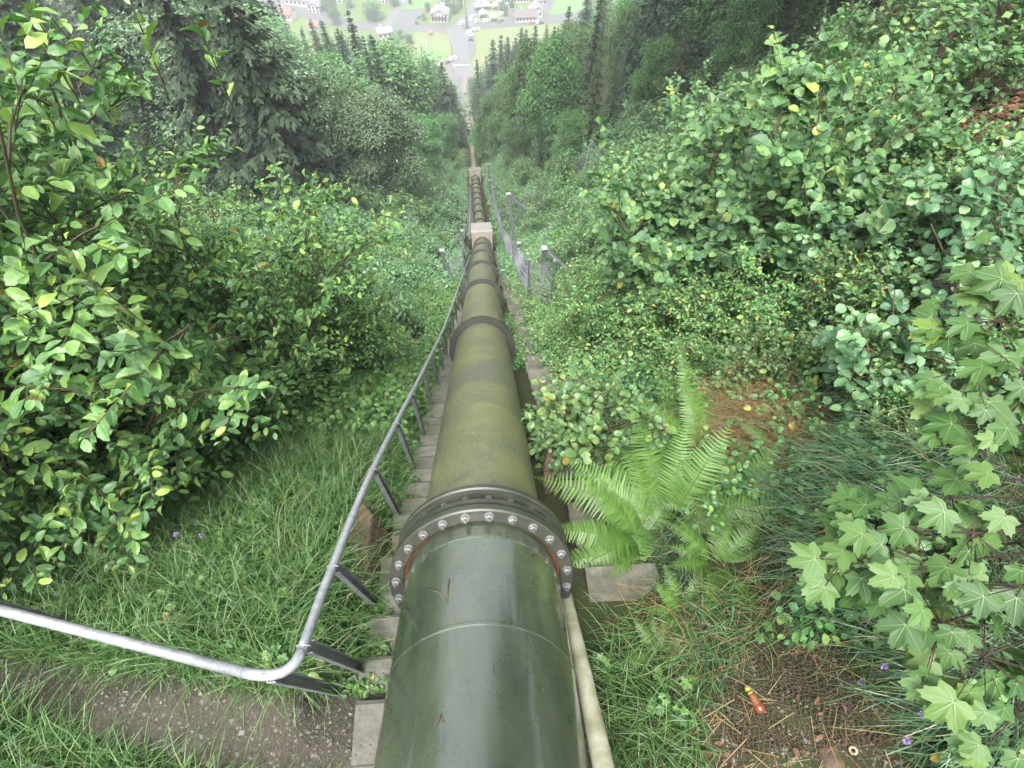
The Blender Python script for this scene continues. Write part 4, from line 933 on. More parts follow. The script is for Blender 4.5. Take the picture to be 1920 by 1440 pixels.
# flowering grass stalks arching over the bare soil
b, b2 = MB(), MB()
for px, py, z, qx, qy, qz in [(1860, 1335, 2.2, 1600, 1325, 2.5), (1680, 1190, 2.4, 1470, 1222, 2.75), (1720, 1225, 2.3, 1480, 1276, 2.7), (1800, 1270, 2.2, 1560, 1200, 2.6), (1760, 1340, 2.3, 1545, 1290, 2.6), (1520, 940, 3.0, 1420, 905, 3.2), (1700, 960, 2.6, 1580, 915, 2.9), (1400, 1130, 3.0, 1310, 1125, 3.2), (1300, 880, 3.8, 1180, 905, 3.9)]:
    a, c = P(px, py, z), P(qx, qy, qz); b.tube([a, (a + c) / 2 + [0, 0, .06], c], [.0018, .0015, .001], 4)
    d = norm(c - a); k = 14; pos = c - d * np.linspace(0, .09, k)[:, None]; b2.sprinkle(SIMPLE, pos, leaf_frames(np.repeat(d[None], k, 0) + rg.normal(0, .25, (k, 3)), .5, rg), np.full(k, .016))
tag(b.build('grass_stalks', M['grassdry']), kind='stuff'); tag(b2.build('grass_seed_heads', M['grassdry']), kind='stuff')

def herbs(name, m, xy, h, T, size, rg, lift=(.02, .3), per=5):
    """low leafy plants: a few leaves each on hidden stems"""
    n = len(xy); idx = np.repeat(np.arange(n), per); z = ground(xy[:, 0], xy[:, 1]); hh = rg.uniform(lift[0], lift[1], n)
    a = rg.rand(n * per) * 6.3; r_ = size * rg.uniform(.2, .8, n * per); pos = np.c_[xy[idx] + np.stack([np.cos(a), np.sin(a)], 1) * r_[:, None], (z + hh)[idx] * 1.0 - rg.uniform(0, .5, n * per) * np.minimum(hh[idx], .2)]
    d = np.stack([np.cos(a), np.sin(a), rg.uniform(-.5, .1, n * per)], 1)
    b = MB(); b.sprinkle(T, pos, leaf_frames(norm(d), 1.0, rg, .28), size * rg.uniform(.6, 1.2, n * per)); return tag(b.build(name, m), kind='stuff')
p = pts_in(40000, -3.2, -.84, .2, 5, rg, lambda x, y: seen(x, y) & (~on_path(x, y, 1.05)) & (fbm(x * 2.2 + 9, y * 2.2) > .0)); herbs('low_herbs', M['herb'], p[:1000], .2, OVW, .05, rg, (.02, .22))
p = pts_in(60000, -6, -.9, 2.5, 14, rg, lambda x, y: seen(x, y) & off_stairs(x, y) & (fbm(x * .9, y * .9) > -.25)); herbs('nettle_cover', M['herb'], p[:15000], .3, OVW, .075, rg, (.05, .5))
p = pts_in(60000, -.86, -.70, .2, 6, rg, lambda x, y: fbm(x * 3, y * 3) > .05); herbs('stair_weeds', M['herb'], p[:700], .1, OVW, .035, rg, (.0, .09), 4)
p = pts_in(60000, .86, 7, -.5, 8, rg, lambda x, y: seen(x, y) & (fbm(x * 1.1 + 2, y * 1.1) > -.15) & off_pit(x, y) & off_litter(x, y)); herbs('bank_herbs', M['bramble'], p[:5200], .3, OVW, .05, rg, (.03, .36))
p = pts_in(60000, .80, 1.3, 1.6, 12, rg, lambda x, y: fbm(x * 2, y * 1.5) > -.1); herbs('kerb_weeds', M['lime'], p[:1300], .2, OVW, .042, rg, (.0, .35))
p = pts_in(9000, .28, .56, 2.2, 14, rg, lambda x, y: fbm(x * 2, y * 1.5 + 4) > .12); herbs('trench_weeds', M['bramble'], p[:500], .2, OVW, .045, rg, (.05, .4))
p = pts_in(40000, -40, -5, 10, 60, rg, lambda x, y: seen(x, y)); herbs('forest_undergrowth', M['bramble'], p[:9000], .4, SIMPLE, .22, rg, (.05, .6), 5)
p = pts_in(80000, -14, 20, 12, 64, rg, lambda x, y: seen(x, y) & (np.abs(x - cx(y)) > corridor(y) * .42) & (np.abs(x - cx(y)) < np.where(x < 0, clear_left(y), clear_right(y)))); herbs('clearing_undergrowth', M['bluegreen'], p[:12000], .4, SIMPLE, .15, rg, (.05, .7), 6)
p = pts_in(60000, -9, 4, 60, 268, rg, lambda x, y: (np.abs(x - cx(y)) > 1.15) & (np.abs(x - cx(y)) < 5)); herbs('strip_undergrowth', M['lime'], p[:9000], .4, SIMPLE, .3, rg, (.0, .35), 5)
p = pts_in(90000, .3, 8, 5, 26, rg, lambda x, y: seen(x, y) & off_stairs(x, y) & off_litter(x, y)); herbs('slope_herbs', M['bramble'], p[:9000], .3, OVW, .07, rg, (.05, .55))
p = pts_in(9000, .8, 2.4, -.6, .9, rg, lambda x, y: seen(x, y) & ~off_pit(x, y)); b = MB(); p = p[:1500]; b.sprinkle((ico, icof), np.c_[p, ground(p[:, 0], p[:, 1]) + .004], rand_frames(len(p), rg), rg.gamma(1.5, .003, len(p)) + .0025); tag(b.build('soil_crumbs', M['pebble']), kind='stuff')
p = p[:220]; b = MB(); fr = rand_frames(len(p), rg, 1, .2); b.sprinkle((np.array([(0, -.012, 0), (0, .012, 0), (1, .008, .02), (1, -.008, .02)]), [np.array([[0, 3, 2, 1]])]), np.c_[p, ground(p[:, 0], p[:, 1]) + .02], fr, rg.uniform(.05, .2, len(p))); tag(b.build('dry_straw', M['grassdry']), kind='stuff')
p = np.concatenate([at_ + rg.normal(0, .55, (900, 2)) for at_ in [np.array(at(1840, 225)), np.array(at(1780, 240)), np.array(at(1900, 200))]]); fr = rand_frames(len(p), rg, 1, .3); b = MB(); b.sprinkle(LANCE, np.c_[p, ground(p[:, 0], p[:, 1]) + .03], fr, rg.uniform(.05, .14, len(p))); tag(b.build('red_leaf_litter', M['deadleaf']), kind='stuff')
# lady's mantle and geranium rosettes near the path
p = np.array([at(*q) for q in [(400, 1040), (430, 1090), (390, 1100), (560, 1230), (600, 1200), (640, 1260), (470, 1230), (1240, 1290), (1250, 1330), (1450, 1190), (1110, 1250), (700, 1060), (660, 1180), (520, 1240), (250, 1000), (200, 1010), (160, 990)]])
herbs('lobed_leaf_rosettes', M['herb'], np.repeat(p, 5, 0) + rg.normal(0, .05, (len(p) * 5, 2)), .1, MAPLE, .034, rg, (.06, .20), 4)
# fallen leaves and needles
p = pts_in(9000, -.8, 2.6, -.5, 3, rg, lambda x, y: seen(x, y) & ((x > .85) | ((x < -.2) & (rg.rand(len(x)) < .06)))); b = MB(); p = p[:300]
b.sprinkle(OV, np.c_[p, ground(p[:, 0], p[:, 1]) + .045], rand_frames(len(p), rg, 1, .35), rg.uniform(.02, .05, len(p))); tag(b.build('fallen_leaves', M['deadleaf']), kind='stuff')

# ------------------------------------------------------------------ forest on both sides of the clearing
SP = [grow_spruce('spruce_tree', '', 101 + k, H, R_, M['spruce'], wh, 8, .05, sp_, droop=dr_, fine=1.15, sw=.2) for k, (H, R_, wh, sp_, dr_) in enumerate([(20, 4.0, 44, 10, .45), (20, 3.4, 40, 9, .6), (20, 4.6, 42, 11, .38)])]
NS = [grow_spruce('spruce_tree', '', 111 + k, 20, 4.2, M['spruce'], 50, 9, .04, 34, droop=.42, sw=.13, fine=.46) for k in range(2)]
LA = [grow_spruce('larch_tree', '', 121 + k, 18, 3.4, M['larch'], 36, 9, .30, 13, droop=.3, sw=.15, fine=.95, cat='larch tree') for k in range(2)]
BL = [grow_broadleaf('broadleaf_tree', '', 131 + k, 13, 3.6, M['beech'], 230, 95, .27) for k in range(3)]
SV = [grow_broadleaf('silvery_tree', '', 141 + k, 13, 3.7, M['silver'], 300, 125, .19, .25, layered=.6) for k in range(2)]
SKX = [-200, 430, 528, 545, 580, 602, 625, 640, 651, 668, 690, 720, 750, 775, 800, 832, 846, 858, 868, 870, 878, 892, 906, 922, 940, 955, 968, 978, 1000, 1012, 1030, 1044, 1058, 1068, 1080, 1100, 1150, 2100]
SKY = [-500, -500, -10, 38, 32, 34, 48, 44, 12, 46, 62, 58, 86, 84, 98, 114, 138, 176, 260, 260, 112, 106, 94, 70, 62, 66, 66, 48, 50, 42, 42, 50, 26, 6, -4, -40, -400, -900]
rg = np.random.RandomState(202); trees = []
def protoH(pr): return pr.o.children[0].dimensions.z if False else PH[id(pr)]
PH = {}
for L_, H_ in ((SP, 20), (NS, 20), (LA, 18), (BL, 13), (SV, 13)):
    for q in L_: PH[id(q)] = H_ * .97
def top_h(x, y, z, py):
    lo, hi = .5, 60
    for _ in range(30):
        m_ = (lo + hi) / 2
        if proj((x, y, z + m_))[1] > py: lo = m_
        else: hi = m_
    return lo
def tree_at(pr, px, py, toppy, label, group=None, wide=1.0, hmax=34):
    q = G(px, py); h = min(hmax, top_h(q[0], q[1], q[2], toppy)); s_ = h / PH[id(pr)]; trees.append((q[0], q[1]))
    print('tree', label[:40], 'pos', np.round(q, 1), 'h', round(h, 1))
    return pr.put((q[0], q[1], q[2]), rg.rand() * 6.3, (s_ * wide, s_ * wide, s_), label, group)
def tree_z(pr, px, z, toppy, label, group=None, wide=1.0, hmax=34):
    """tree whose top shows at (px, toppy) at depth z"""
    q = P(px, toppy, z); g = gz(q[0], q[1]); h = min(hmax, max(3, q[2] - g)); s_ = h / PH[id(pr)]; trees.append((q[0], q[1]))
    print('tree', label[:40], 'pos', np.round(q, 1), 'h', round(q[2] - g, 1))
    return pr.put((q[0], q[1], g), rg.rand() * 6.3, (s_ * wide, s_ * wide, s_), label, group)
tree_at(SV[0], 718, 378, 165, 'silvery tree with a thin dark trunk at the clearing edge left of the ringed pipe', 'silvery trees left of the pipe', 1.5)
tree_at(SV[1], 590, 350, 40, 'tall silvery tree with forked trunk behind the willow bushes', 'silvery trees left of the pipe', 1.25)
tree_at(BL[0], 660, 330, 95, 'green broadleaf tree between the two silvery trees', 'broadleaf trees left of the pipe', 1.15)
tree_at(SV[0], 500, 330, -60, 'silvery tree farthest left, in front of the dark spruces', 'silvery trees left of the pipe', 1.4)
tree_at(NS[0], 330, 300, -400, 'big dark spruce behind the tip shoots of the willow bushes', 'dark spruces upper left', .9)
tree_at(NS[1], 430, 280, -300, 'big dark spruce left of the tall silvery tree', 'dark spruces upper left', .9)
tree_at(NS[1], 200, 260, -500, 'dark spruce at upper left, mostly behind willow leaves', 'dark spruces upper left', .9)
tree_at(NS[0], 60, 250, -500, 'dark spruce in the top left corner', 'dark spruces upper left', .9)
for px, z, ty, pr, lb in [(651, 70, 12, SP[1], 'tallest dark spruce standing against the valley road, left'), (602, 66, 34, SP[0], 'spruce with pointed top below the white valley house, left'), (578, 62, 30, LA[0], 'pale conifer at the left end of the valley road'),
        (692, 72, 60, SP[2], 'ragged spruce below the valley lane junction'), (754, 66, 84, SP[1], 'dark narrow spruce left of the mown valley field'), (790, 74, 84, NS[0], 'dark green spruce in front of the valley field'),
        (801, 82, 104, SP[0], 'spruce below the corner of the valley field'), (826, 80, 112, SP[2], 'spruce with rusty top beside the valley yard'), (846, 92, 150, SP[0], 'dark spruce leaning over the valley yard'), (720, 60, 75, BL[1], 'round green tree in front of the left spruces')]:
    tree_z(pr, px, z, ty, lb, 'spruces along the left skyline', 1.65)
for px, z, ty, pr, lb in [(893, 120, 108, SP[1], 'small spruce right beside the far pipe at the valley foot'), (922, 100, 70, SP[0], 'pointed spruce against the right valley field, left of its pair'), (940, 104, 62, SP[1], 'pointed spruce against the right valley field'),
        (953, 108, 66, SP[0], 'slim spruce in the right skyline row'), (967, 108, 67, SP[1], 'short spruce in the right skyline row'), (977, 100, 49, SP[2], 'spruce below the long farmhouse, left one'), (987, 104, 52, SP[1], 'spruce below the long farmhouse, right one'),
        (1006, 98, 44, SP[0], 'spruce in front of the valley road, right of the farmhouse'), (1027, 96, 42, LA[1], 'pale conifer right of the farmhouse'), (1040, 98, 46, SP[1], 'narrow spruce left of the tall bluish spruce'), (1068, 84, 8, SP[2], 'tall bluish spruce rising past the valley road on the right'),
        (1100, 80, -20, SP[0], 'tall spruce cut by the top edge, right of the bluish one'), (1140, 72, -60, LA[0], 'tall pale conifer at the top edge')]:
    tree_z(pr, px, z, ty, lb, 'spruces along the right skyline', 1.65)
gr_ = 'broadleaf trees right of the pipe'
for px, py, ty, pr, lb in [(985, 300, 68, BL[1], 'bushy green broadleaf tree in the middle of the right forest edge'), (925, 300, 165, BL[2], 'small green broadleaf tree nearest the pipe at the right forest edge'), (1025, 310, 60, BL[0], 'bright green broadleaf tree above the mesh fence'),
        (955, 285, 130, BL[0], 'bluish broadleaf tree beside the far pipe'), (1200, 240, 60, BL[2], 'broadleaf tree above the right clearing'), (1350, 180, -80, BL[1], 'broadleaf tree with a dark trunk over the right bank')]:
    tree_at(pr, px, py, ty, lb, gr_, .78)
for px, py, ty, pr, lb in [(1068, 275, 40, LA[1], 'thin trunked conifer with sparse crown, right forest edge'), (1130, 285, 70, LA[0], 'pale green conifer with a straight dark trunk'), (1100, 290, 45, LA[1], 'conifer with bare lower trunk between the two pale ones'), (1250, 215, -30, LA[0], 'pale conifer at the top of the right clearing'), (1310, 190, -120, NS[1], 'dark conifer behind the right bank'), (1160, 230, 10, SP[2], 'spruce behind the pale green conifer')]:
    tree_at(pr, px, py, ty, lb, 'conifers at the right forest edge', 1.0)
gl_ = 'small trees crowding the far pipe'
for px, py, ty, pr, lb in [(842, 318, 205, BL[2], 'small broadleaf tree left of the second concrete block'), (812, 335, 215, BL[0], 'small broadleaf tree between the silvery tree and the second block'), (852, 280, 180, SP[0], 'dark spruce close to the left of the far pipe'), (905, 302, 215, BL[1], 'small broadleaf tree just right of the second concrete block'), (938, 312, 205, BL[2], 'small round tree above the farther thin steel posts'), (965, 320, 215, BL[0], 'small leafy tree at the right forest edge above the tall braced post'), (1010, 330, 210, SP[1], 'young spruce at the right forest edge above the far wire net'), (900, 262, 165, SP[2], 'spruce close to the right of the far pipe'), (1060, 330, 200, BL[1], 'leafy tree directly behind the far wire net')]:
    tree_at(pr, px, py, ty, lb, gl_, .85)
def forest(n, side, y0, y1, xmax, kinds, label, group, gap=4.2):
    got = 0; t_ = 0; far_lim = 280
    while got < n and t_ < n * 80:
        t_ += 1; y = y0 * (y1 / y0) ** rg.rand(); a = (clear_left if side < 0 else clear_right)(y) + 1.2
        x = cx(y) + side * (a + (xmax - a) * rg.rand() ** 1.6); z = gz(x, y)
        if z < VALLEY + 3: continue
        px, py, dz = proj((x, y, z)); 
        if not (-150 < px < 2070 and py < 420): continue
        gp = gap * (.8 + y / 160)
        if any((x - q[0]) ** 2 + (y - q[1]) ** 2 < gp * gp for q in trees): continue
        pr = kinds[rg.randint(len(kinds))]; broad = pr in BL or pr in SV
        h = rg.uniform(9, 14) if broad else rg.uniform(13, 23); tx, ty, _ = proj((x, y, z + h)); wpx = 2.2 * 1000 / dz
        lim = max(np.interp(tx, SKX, SKY), np.interp(tx - wpx * .5, SKX, SKY), np.interp(tx + wpx * .5, SKX, SKY)) + 4
        if ty < lim: h = top_h(x, y, z, lim + rg.uniform(0, 14))
        if h < 5 or proj((x, y, z + h))[1] < -260 + min(0, 0) and py < -60: continue
        trees.append((x, y)); s_ = h / PH[id(pr)]; got += 1
        pr.put((x, y, z), rg.rand() * 6.3, (s_ * rg.uniform(.85, 1.15), s_ * rg.uniform(.85, 1.15), s_), label[1 if broad else 0], group[1 if broad else 0])
    print('forest', label[0], got)
forest(95, -1, 24, 236, 75, SP + SP + [BL[0], LA[0]], ('dark spruce in the dense forest left of the pipe', 'broadleaf tree among the dark spruces left of the pipe'), ('forest spruces left of the pipe', 'forest broadleaf trees left of the pipe'))
forest(120, 1, 40, 240, 85, SP + SP + [BL[0], BL[1], BL[2], LA[0], LA[1]], ('conifer in the hazy mixed forest right of the pipe', 'broadleaf tree in the hazy mixed forest right of the pipe'), ('forest conifers right of the pipe', 'forest broadleaf trees right of the pipe'))
forest(26, 1, 14, 42, 34, [BL[1], BL[0], LA[1]], ('dark conifer on the steep slope at upper right', 'broadleaf tree on the steep slope at upper right'), ('conifers upper right', 'broadleaf trees upper right'), 3.6)

# ------------------------------------------------------------------ trunks, stump and rocks
def trunk(name, pts, rad, m, label, cat, n=14, knots=True):
    pts = np.array(pts, float); o = thing(name, tuple(pts[0]), label, cat); b = MB(); t = np.linspace(0, 1, len(pts)); tt = np.linspace(0, 1, 24)
    q = np.stack([np.interp(tt, t, pts[:, c]) for c in range(3)], 1) + np.random.RandomState(len(label)).normal(0, .012, (24, 3))
    r_ = np.interp(tt, np.linspace(0, 1, len(rad)), rad) * (1 + .07 * np.sin(tt * 37)); b.tube(q, r_, n); b.build('trunk', m, o, pts[0]); return o
g = np.array(G(1825, 225, -.2)); tp = P(1905, -60, 8.6)
tr_ = trunk('leaning_tree', [g, g * .55 + tp * .45 + [.08, 0, 0], tp, tp + (tp - g) * 1.2], [.22, .15, .13, .10], M['redbark'], 'thick leaning tree with reddish bark in the top right corner', 'tree')
rg = np.random.RandomState(4)
for k in range(9):
    u = rg.uniform(.12, .5); p = g + (tp - g) * u * 1.0; a = rg.rand() * 6.3; e = p + [math.cos(a) * rg.uniform(.5, 1.4), math.sin(a) * rg.uniform(.5, 1.4), rg.uniform(-.4, .1)]
    b = MB(); b.tube([p, (p + e) / 2 + rg.normal(0, .06, 3), e], [.03, .018, .006], 6); b.build('dead_branch', M['bark'], tr_, g)
for k in range(5):
    a = rg.rand() * 6.3; e = g + [math.cos(a) * .7, math.sin(a) * .7, 0]; e[2] = gz(e[0], e[1]) - .05; b = MB(); b.tube([g + [0, 0, .35], (g + e) / 2 + [0, 0, .12], e], [.12, .08, .03], 7); b.build('root', M['redbark'], tr_, g)
b = MB(); n = 900; cc = g + (tp - g) * 2.2 + [0, 0, 2.5]; d = norm(rg.normal(0, 1, (n, 3)) + [0, 0, -.3]); b.sprinkle(leaf_simple(.35), cc + rg.normal(0, 1, (n, 3)) * [.8, .8, .8], leaf_frames(d, 1, rg), rg.uniform(.15, .3, n)); b.build('crown', M['spruce'], tr_, g)
g = np.array(G(1745, 185, -.1)); tp = P(1765, 95, np.array(g) @ FW - .55)
trunk('bare_sapling', [g, g * .5 + tp * .5 + [-.03, 0, 0], tp, tp + [.1, .1, .7]], [.075, .055, .05, .035], M['redbark'], 'crooked bare trunk standing left of the thick leaning tree', 'tree', 9)
g = np.array(G(1695, 140, -.1)); trunk('bare_sapling', [g, g + [.1, 0, 1.6], g + [.25, .1, 3.2]], [.05, .04, .03], M['bark'], 'thin dark trunk in the shade left of the crooked bare trunk', 'tree', 8)
g = np.array(G(1520, 110, -.1)); trunk('bare_sapling', [g, g + [.3, 0, .8], g + [.75, .1, 1.5]], [.055, .045, .03], M['bark'], 'dark slanting trunk right of the tree stump', 'tree', 8)
# stump
g = np.array(G(1466, 132)); o = thing('tree_stump', tuple(g - [0, 0, .1]), 'pale cut tree stump at the top of the right bank', 'tree stump'); b = MB(); b.lathe([(0, .26), (.15, .19), (.5, .165)], g - [0, 0, .1], (0, 0, 1), 20); b.build('stump_side', M['bark'], o, g - [0, 0, .1])
b = MB(); b.lathe([(.5, .163), (.505, .155), (.507, .001)], g - [0, 0, .1], (0, 0, 1), 20); b.build('cut_face', M['cutwood'], o, g - [0, 0, .1])
def rock(px, py, size, m, label, seed, lift=0., sub=5):
    import bmesh
    bm = bmesh.new(); bmesh.ops.create_icosphere(bm, subdivisions=sub, radius=1)
    r0 = np.random.RandomState(seed); off = r0.rand(3) * 50; v = np.array([q.co for q in bm.verts]); fcs = np.array([[q.index for q in f.verts] for f in bm.faces]); bm.free()
    pl = norm(r0.normal(0, 1, (16, 3))); dd_ = r0.uniform(.62, .95, 16); h = (v @ pl.T); s_ = np.min(np.where(h > .05, dd_ / np.maximum(h, .05), 9), 1); v = v * np.minimum(s_, 1.05)[:, None]
    v *= (1 + .10 * fbm(v[:, 0] * 3 + off[0], v[:, 1] * 3 + v[:, 2] * 2 + off[1]) + .05 * fbm(v[:, 0] * 9 + off[2], v[:, 2] * 9 + v[:, 1] * 7))[:, None]
    g = np.array(G(px, py)); b = MB(); b.add(v * np.array(size) + g + [0, 0, lift], [fcs], True); tag(b.build('rock', m, None, g), label, 'rock')
rock(690, 1050, (.22, .40, .36), M['rock'], 'brown mossy rock between the handrail and the stairs', 1, .0)
rock(1800, 590, (.32, .30, .34), M['darkrock'], 'dark grey rock behind the maple leaves on the right bank', 2, .08)
rock(1715, 660, (.24, .22, .24), M['rock'], 'brown rock left of the dark grey rock', 3, .02)
rock(1030, 905, (.10, .34, .16), M['rock'], 'reddish brown rock in the trench between the pipe and the kerb', 4, .0)
rock(562, 1325, (.045, .04, .035), M['darkrock'], 'small dark stone at the corner of the gravel path', 6, .01, 4)
rock(1560, 1420, (.08, .06, .025), M['rock'], 'flat stone on the bare soil at the bottom right', 7, .0, 4)
rock(1820, 1120, (.07, .06, .05), M['darkrock'], 'pale small stone under the maple leaves', 8, .02, 4)

# ------------------------------------------------------------------ wire mesh fences and steel barrier posts
def mesh_panel(parent, L0, p00, p10, p01, p11, nu, nv, rad, sag=0.0, name='mesh'):
    """diagonal wire netting on a quad p00-p10 (bottom) p01-p11 (top)"""
    p00, p10, p01, p11 = (np.array(q) for q in (p00, p10, p01, p11)); b = MB()
    def pt(u, v): q = (p00 * (1 - u) + p10 * u) * (1 - v) + (p01 * (1 - u) + p11 * u) * v; return q - [0, 0, sag * 4 * u * (1 - u)] + np.array([.03, .03, 0]) * math.sin(u * 9 + v * 4)
    for s_ in (-1, 1):
        for k in range(-nv, nu + nv):
            seg = []
            for t in np.linspace(0, 1, 6):
                u = (k + s_ * t * nv + (nv if s_ < 0 else 0)) / nu
                if -.001 <= u <= 1.001: seg.append(pt(u, t))
            if len(seg) > 1: b.tube(seg, rad, 3, cap=False)
    for v in (0, 1): b.tube([pt(u, v) for u in np.linspace(0, 1, 8)], rad * 1.6, 4, cap=False)
    return b.build(name, M['wire'], parent, L0)
def steel_post(parent, L0, a, t, wd=.11, name='post', capm=True):
    a, t = np.array(a), np.array(t); d = norm(t - a); x = norm(np.cross(d, [0, 1, .3])); y = np.cross(d, x); Mx = np.stack([x, y, d], 1); L = np.linalg.norm(t - a); c0 = (a + t) / 2; b = MB()
    b.box(c0, (.012, wd - .02, L), Mx); b.box(c0 + y * wd / 2, (wd, .012, L), Mx); b.box(c0 - y * wd / 2, (wd, .012, L), Mx)
    p = b.build(name, M['galvdark'], parent, L0)
    if capm: b = MB(); b.box(t + d * .008, (wd * 1.5, wd * 1.5, .014), Mx); b.build('top_plate', M['galvcap'], parent, L0).parent = p
    return p
def braced_post(px, py, h, lean, brace, label, wd=.12, z=None):
    g = np.array(G(px, py)); o = thing('steel_post', tuple(g), label, 'steel post', 'steel barrier posts'); t = g + [lean[0], lean[1], h]
    steel_post(o, g, g - [0, 0, .2], t, wd)
    if brace is not None: f = np.array([g[0] + brace[0], g[1] + brace[1], 0]); f[2] = gz(f[0], f[1]) - .1; steel_post(o, g, t - [0, 0, .06] + norm(f - t) * .08, f, wd * .7, 'brace', False)
    return o, t
def fence(name, pxs, h, label, cell, skip=()):
    pts = [np.array(G(*q)) for q in pxs]; g = pts[0]; o = thing(name, tuple(g), label, 'wire fence'); tops = [p + [0, 0, hh] for p, hh in zip(pts, h)]
    for p, t in zip(pts, tops):
        b = MB(); b.beam(p - [0, 0, .2], t, .06, .06, (0, 1, 0)); b.build('post', M['galvdark'], o, g)
    for k in range(len(pts) - 1):
        L = np.linalg.norm(pts[k + 1] - pts[k]); c_ = cell * (1 + .5 * (k > 1)); mesh_panel(o, g, pts[k] + [0, 0, .05], pts[k + 1] + [0, 0, .05], tops[k] - [0, 0, .03], tops[k + 1] - [0, 0, .03], max(3, int(L / c_)), max(3, int(h[k] / c_)), .0028 + .0014 * min(k, 3), .06)
    return o
fence('mesh_fence', [(1032, 578), (990, 566), (962, 505), (943, 458), (930, 405), (921, 365)], [1.5, 1.6, 1.5, 1.5, 1.5, 1.5], 'slack galvanised mesh fence running down the right side of the pipe', .11)
fence('mesh_fence', [(846, 540), (872, 512), (876, 455), (873, 425)], [1.35, 1.5, 1.5, 1.4], 'short mesh fence left of the stairs, opposite the large concrete block', .12)
braced_post(1018, 530, 1.5, (-.05, -.1), (.8, -.5), 'braced steel post nearest the camera, behind the end of the mesh fence')
o, t1 = braced_post(966, 462, 3.3, (-.35, .3), (1.9, -.3), 'tall leaning braced steel post in the middle of the right clearing', .16)
o, t2 = braced_post(1040, 440, 1.2, (.25, .1), None, 'lone leaning steel post in the shrubs under the hazel bush', .16)
braced_post(972, 482, .9, (0, 0), (.5, -.2), 'short steel post at the foot of the tall braced one', .12)
braced_post(921, 372, 2.0, (-.1, 0), (1.2, -.3), 'thin steel post on the right of the ringed pipe, farther one', .12)
braced_post(918, 340, 2.2, (-.1, 0), (1.2, -.5), 'thin steel post below the second concrete block', .12)
braced_post(772, 440, 1.3, (-.15, .1), (.5, -.4), 'leaning steel post in the thicket left of the pipe, lower one', .16)
braced_post(775, 418, 1.5, (-.2, .1), (.6, -.4), 'leaning steel post in the thicket left of the pipe, upper one', .16)
braced_post(838, 520, 1.5, (-.05, 0), None, 'steel post with a bright plate beside the left mesh fence', .12)
braced_post(870, 470, 1.6, (0, 0), (-.7, -.1), 'steel post with a side arm at the top of the left mesh fence', .12)
# rockfall netting hung from the tall post across the slope
def net(pts_b, hts, label):
    pts = [np.array(q) for q in pts_b]; o = thing('rockfall_net', tuple(pts[0]), label, 'wire net', 'rockfall nets')
    for k in range(len(pts) - 1):
        a, c = pts[k], pts[k + 1]; L = np.linalg.norm(c - a); mesh_panel(o, pts[0], a, c, a + [0, 0, hts[k]], c + [0, 0, hts[k + 1]], max(4, int(L / .28)), max(3, int(hts[k] / .28)), .0055, .25)
g1, g2, g3 = np.array(G(966, 462)), np.array(G(1035, 395)), np.array(G(1120, 340))
net([g1 + [-.2, .2, 1.2], g2 + [0, 0, .3]], [2.0, 2.2], 'wire net stretched right from the tall leaning post')
net([np.array(G(1012, 480)) + [0, 0, .6], np.array(G(1060, 440)) + [0, 0, .5], np.array(G(1120, 410)) + [0, 0, .4]], [1.0, 1.3, 1.3], 'drooping wire net rising right from the nearest braced post into the hazel bush')
net([np.array(G(1045, 350)) + [0, 0, .6], g3 + [0, 0, .5]], [1.6, 1.8], 'far wire net hanging under the forest edge')
b = MB(); q = np.array(G(1085, 352)); b.beam(q - [0, 0, .2], q + [.5, .2, 3.0], .09, .09); tag(b.build('steel_pole', M['galvcap'], None, q), 'pale leaning pole holding the far wire net under the forest edge', 'steel pole')

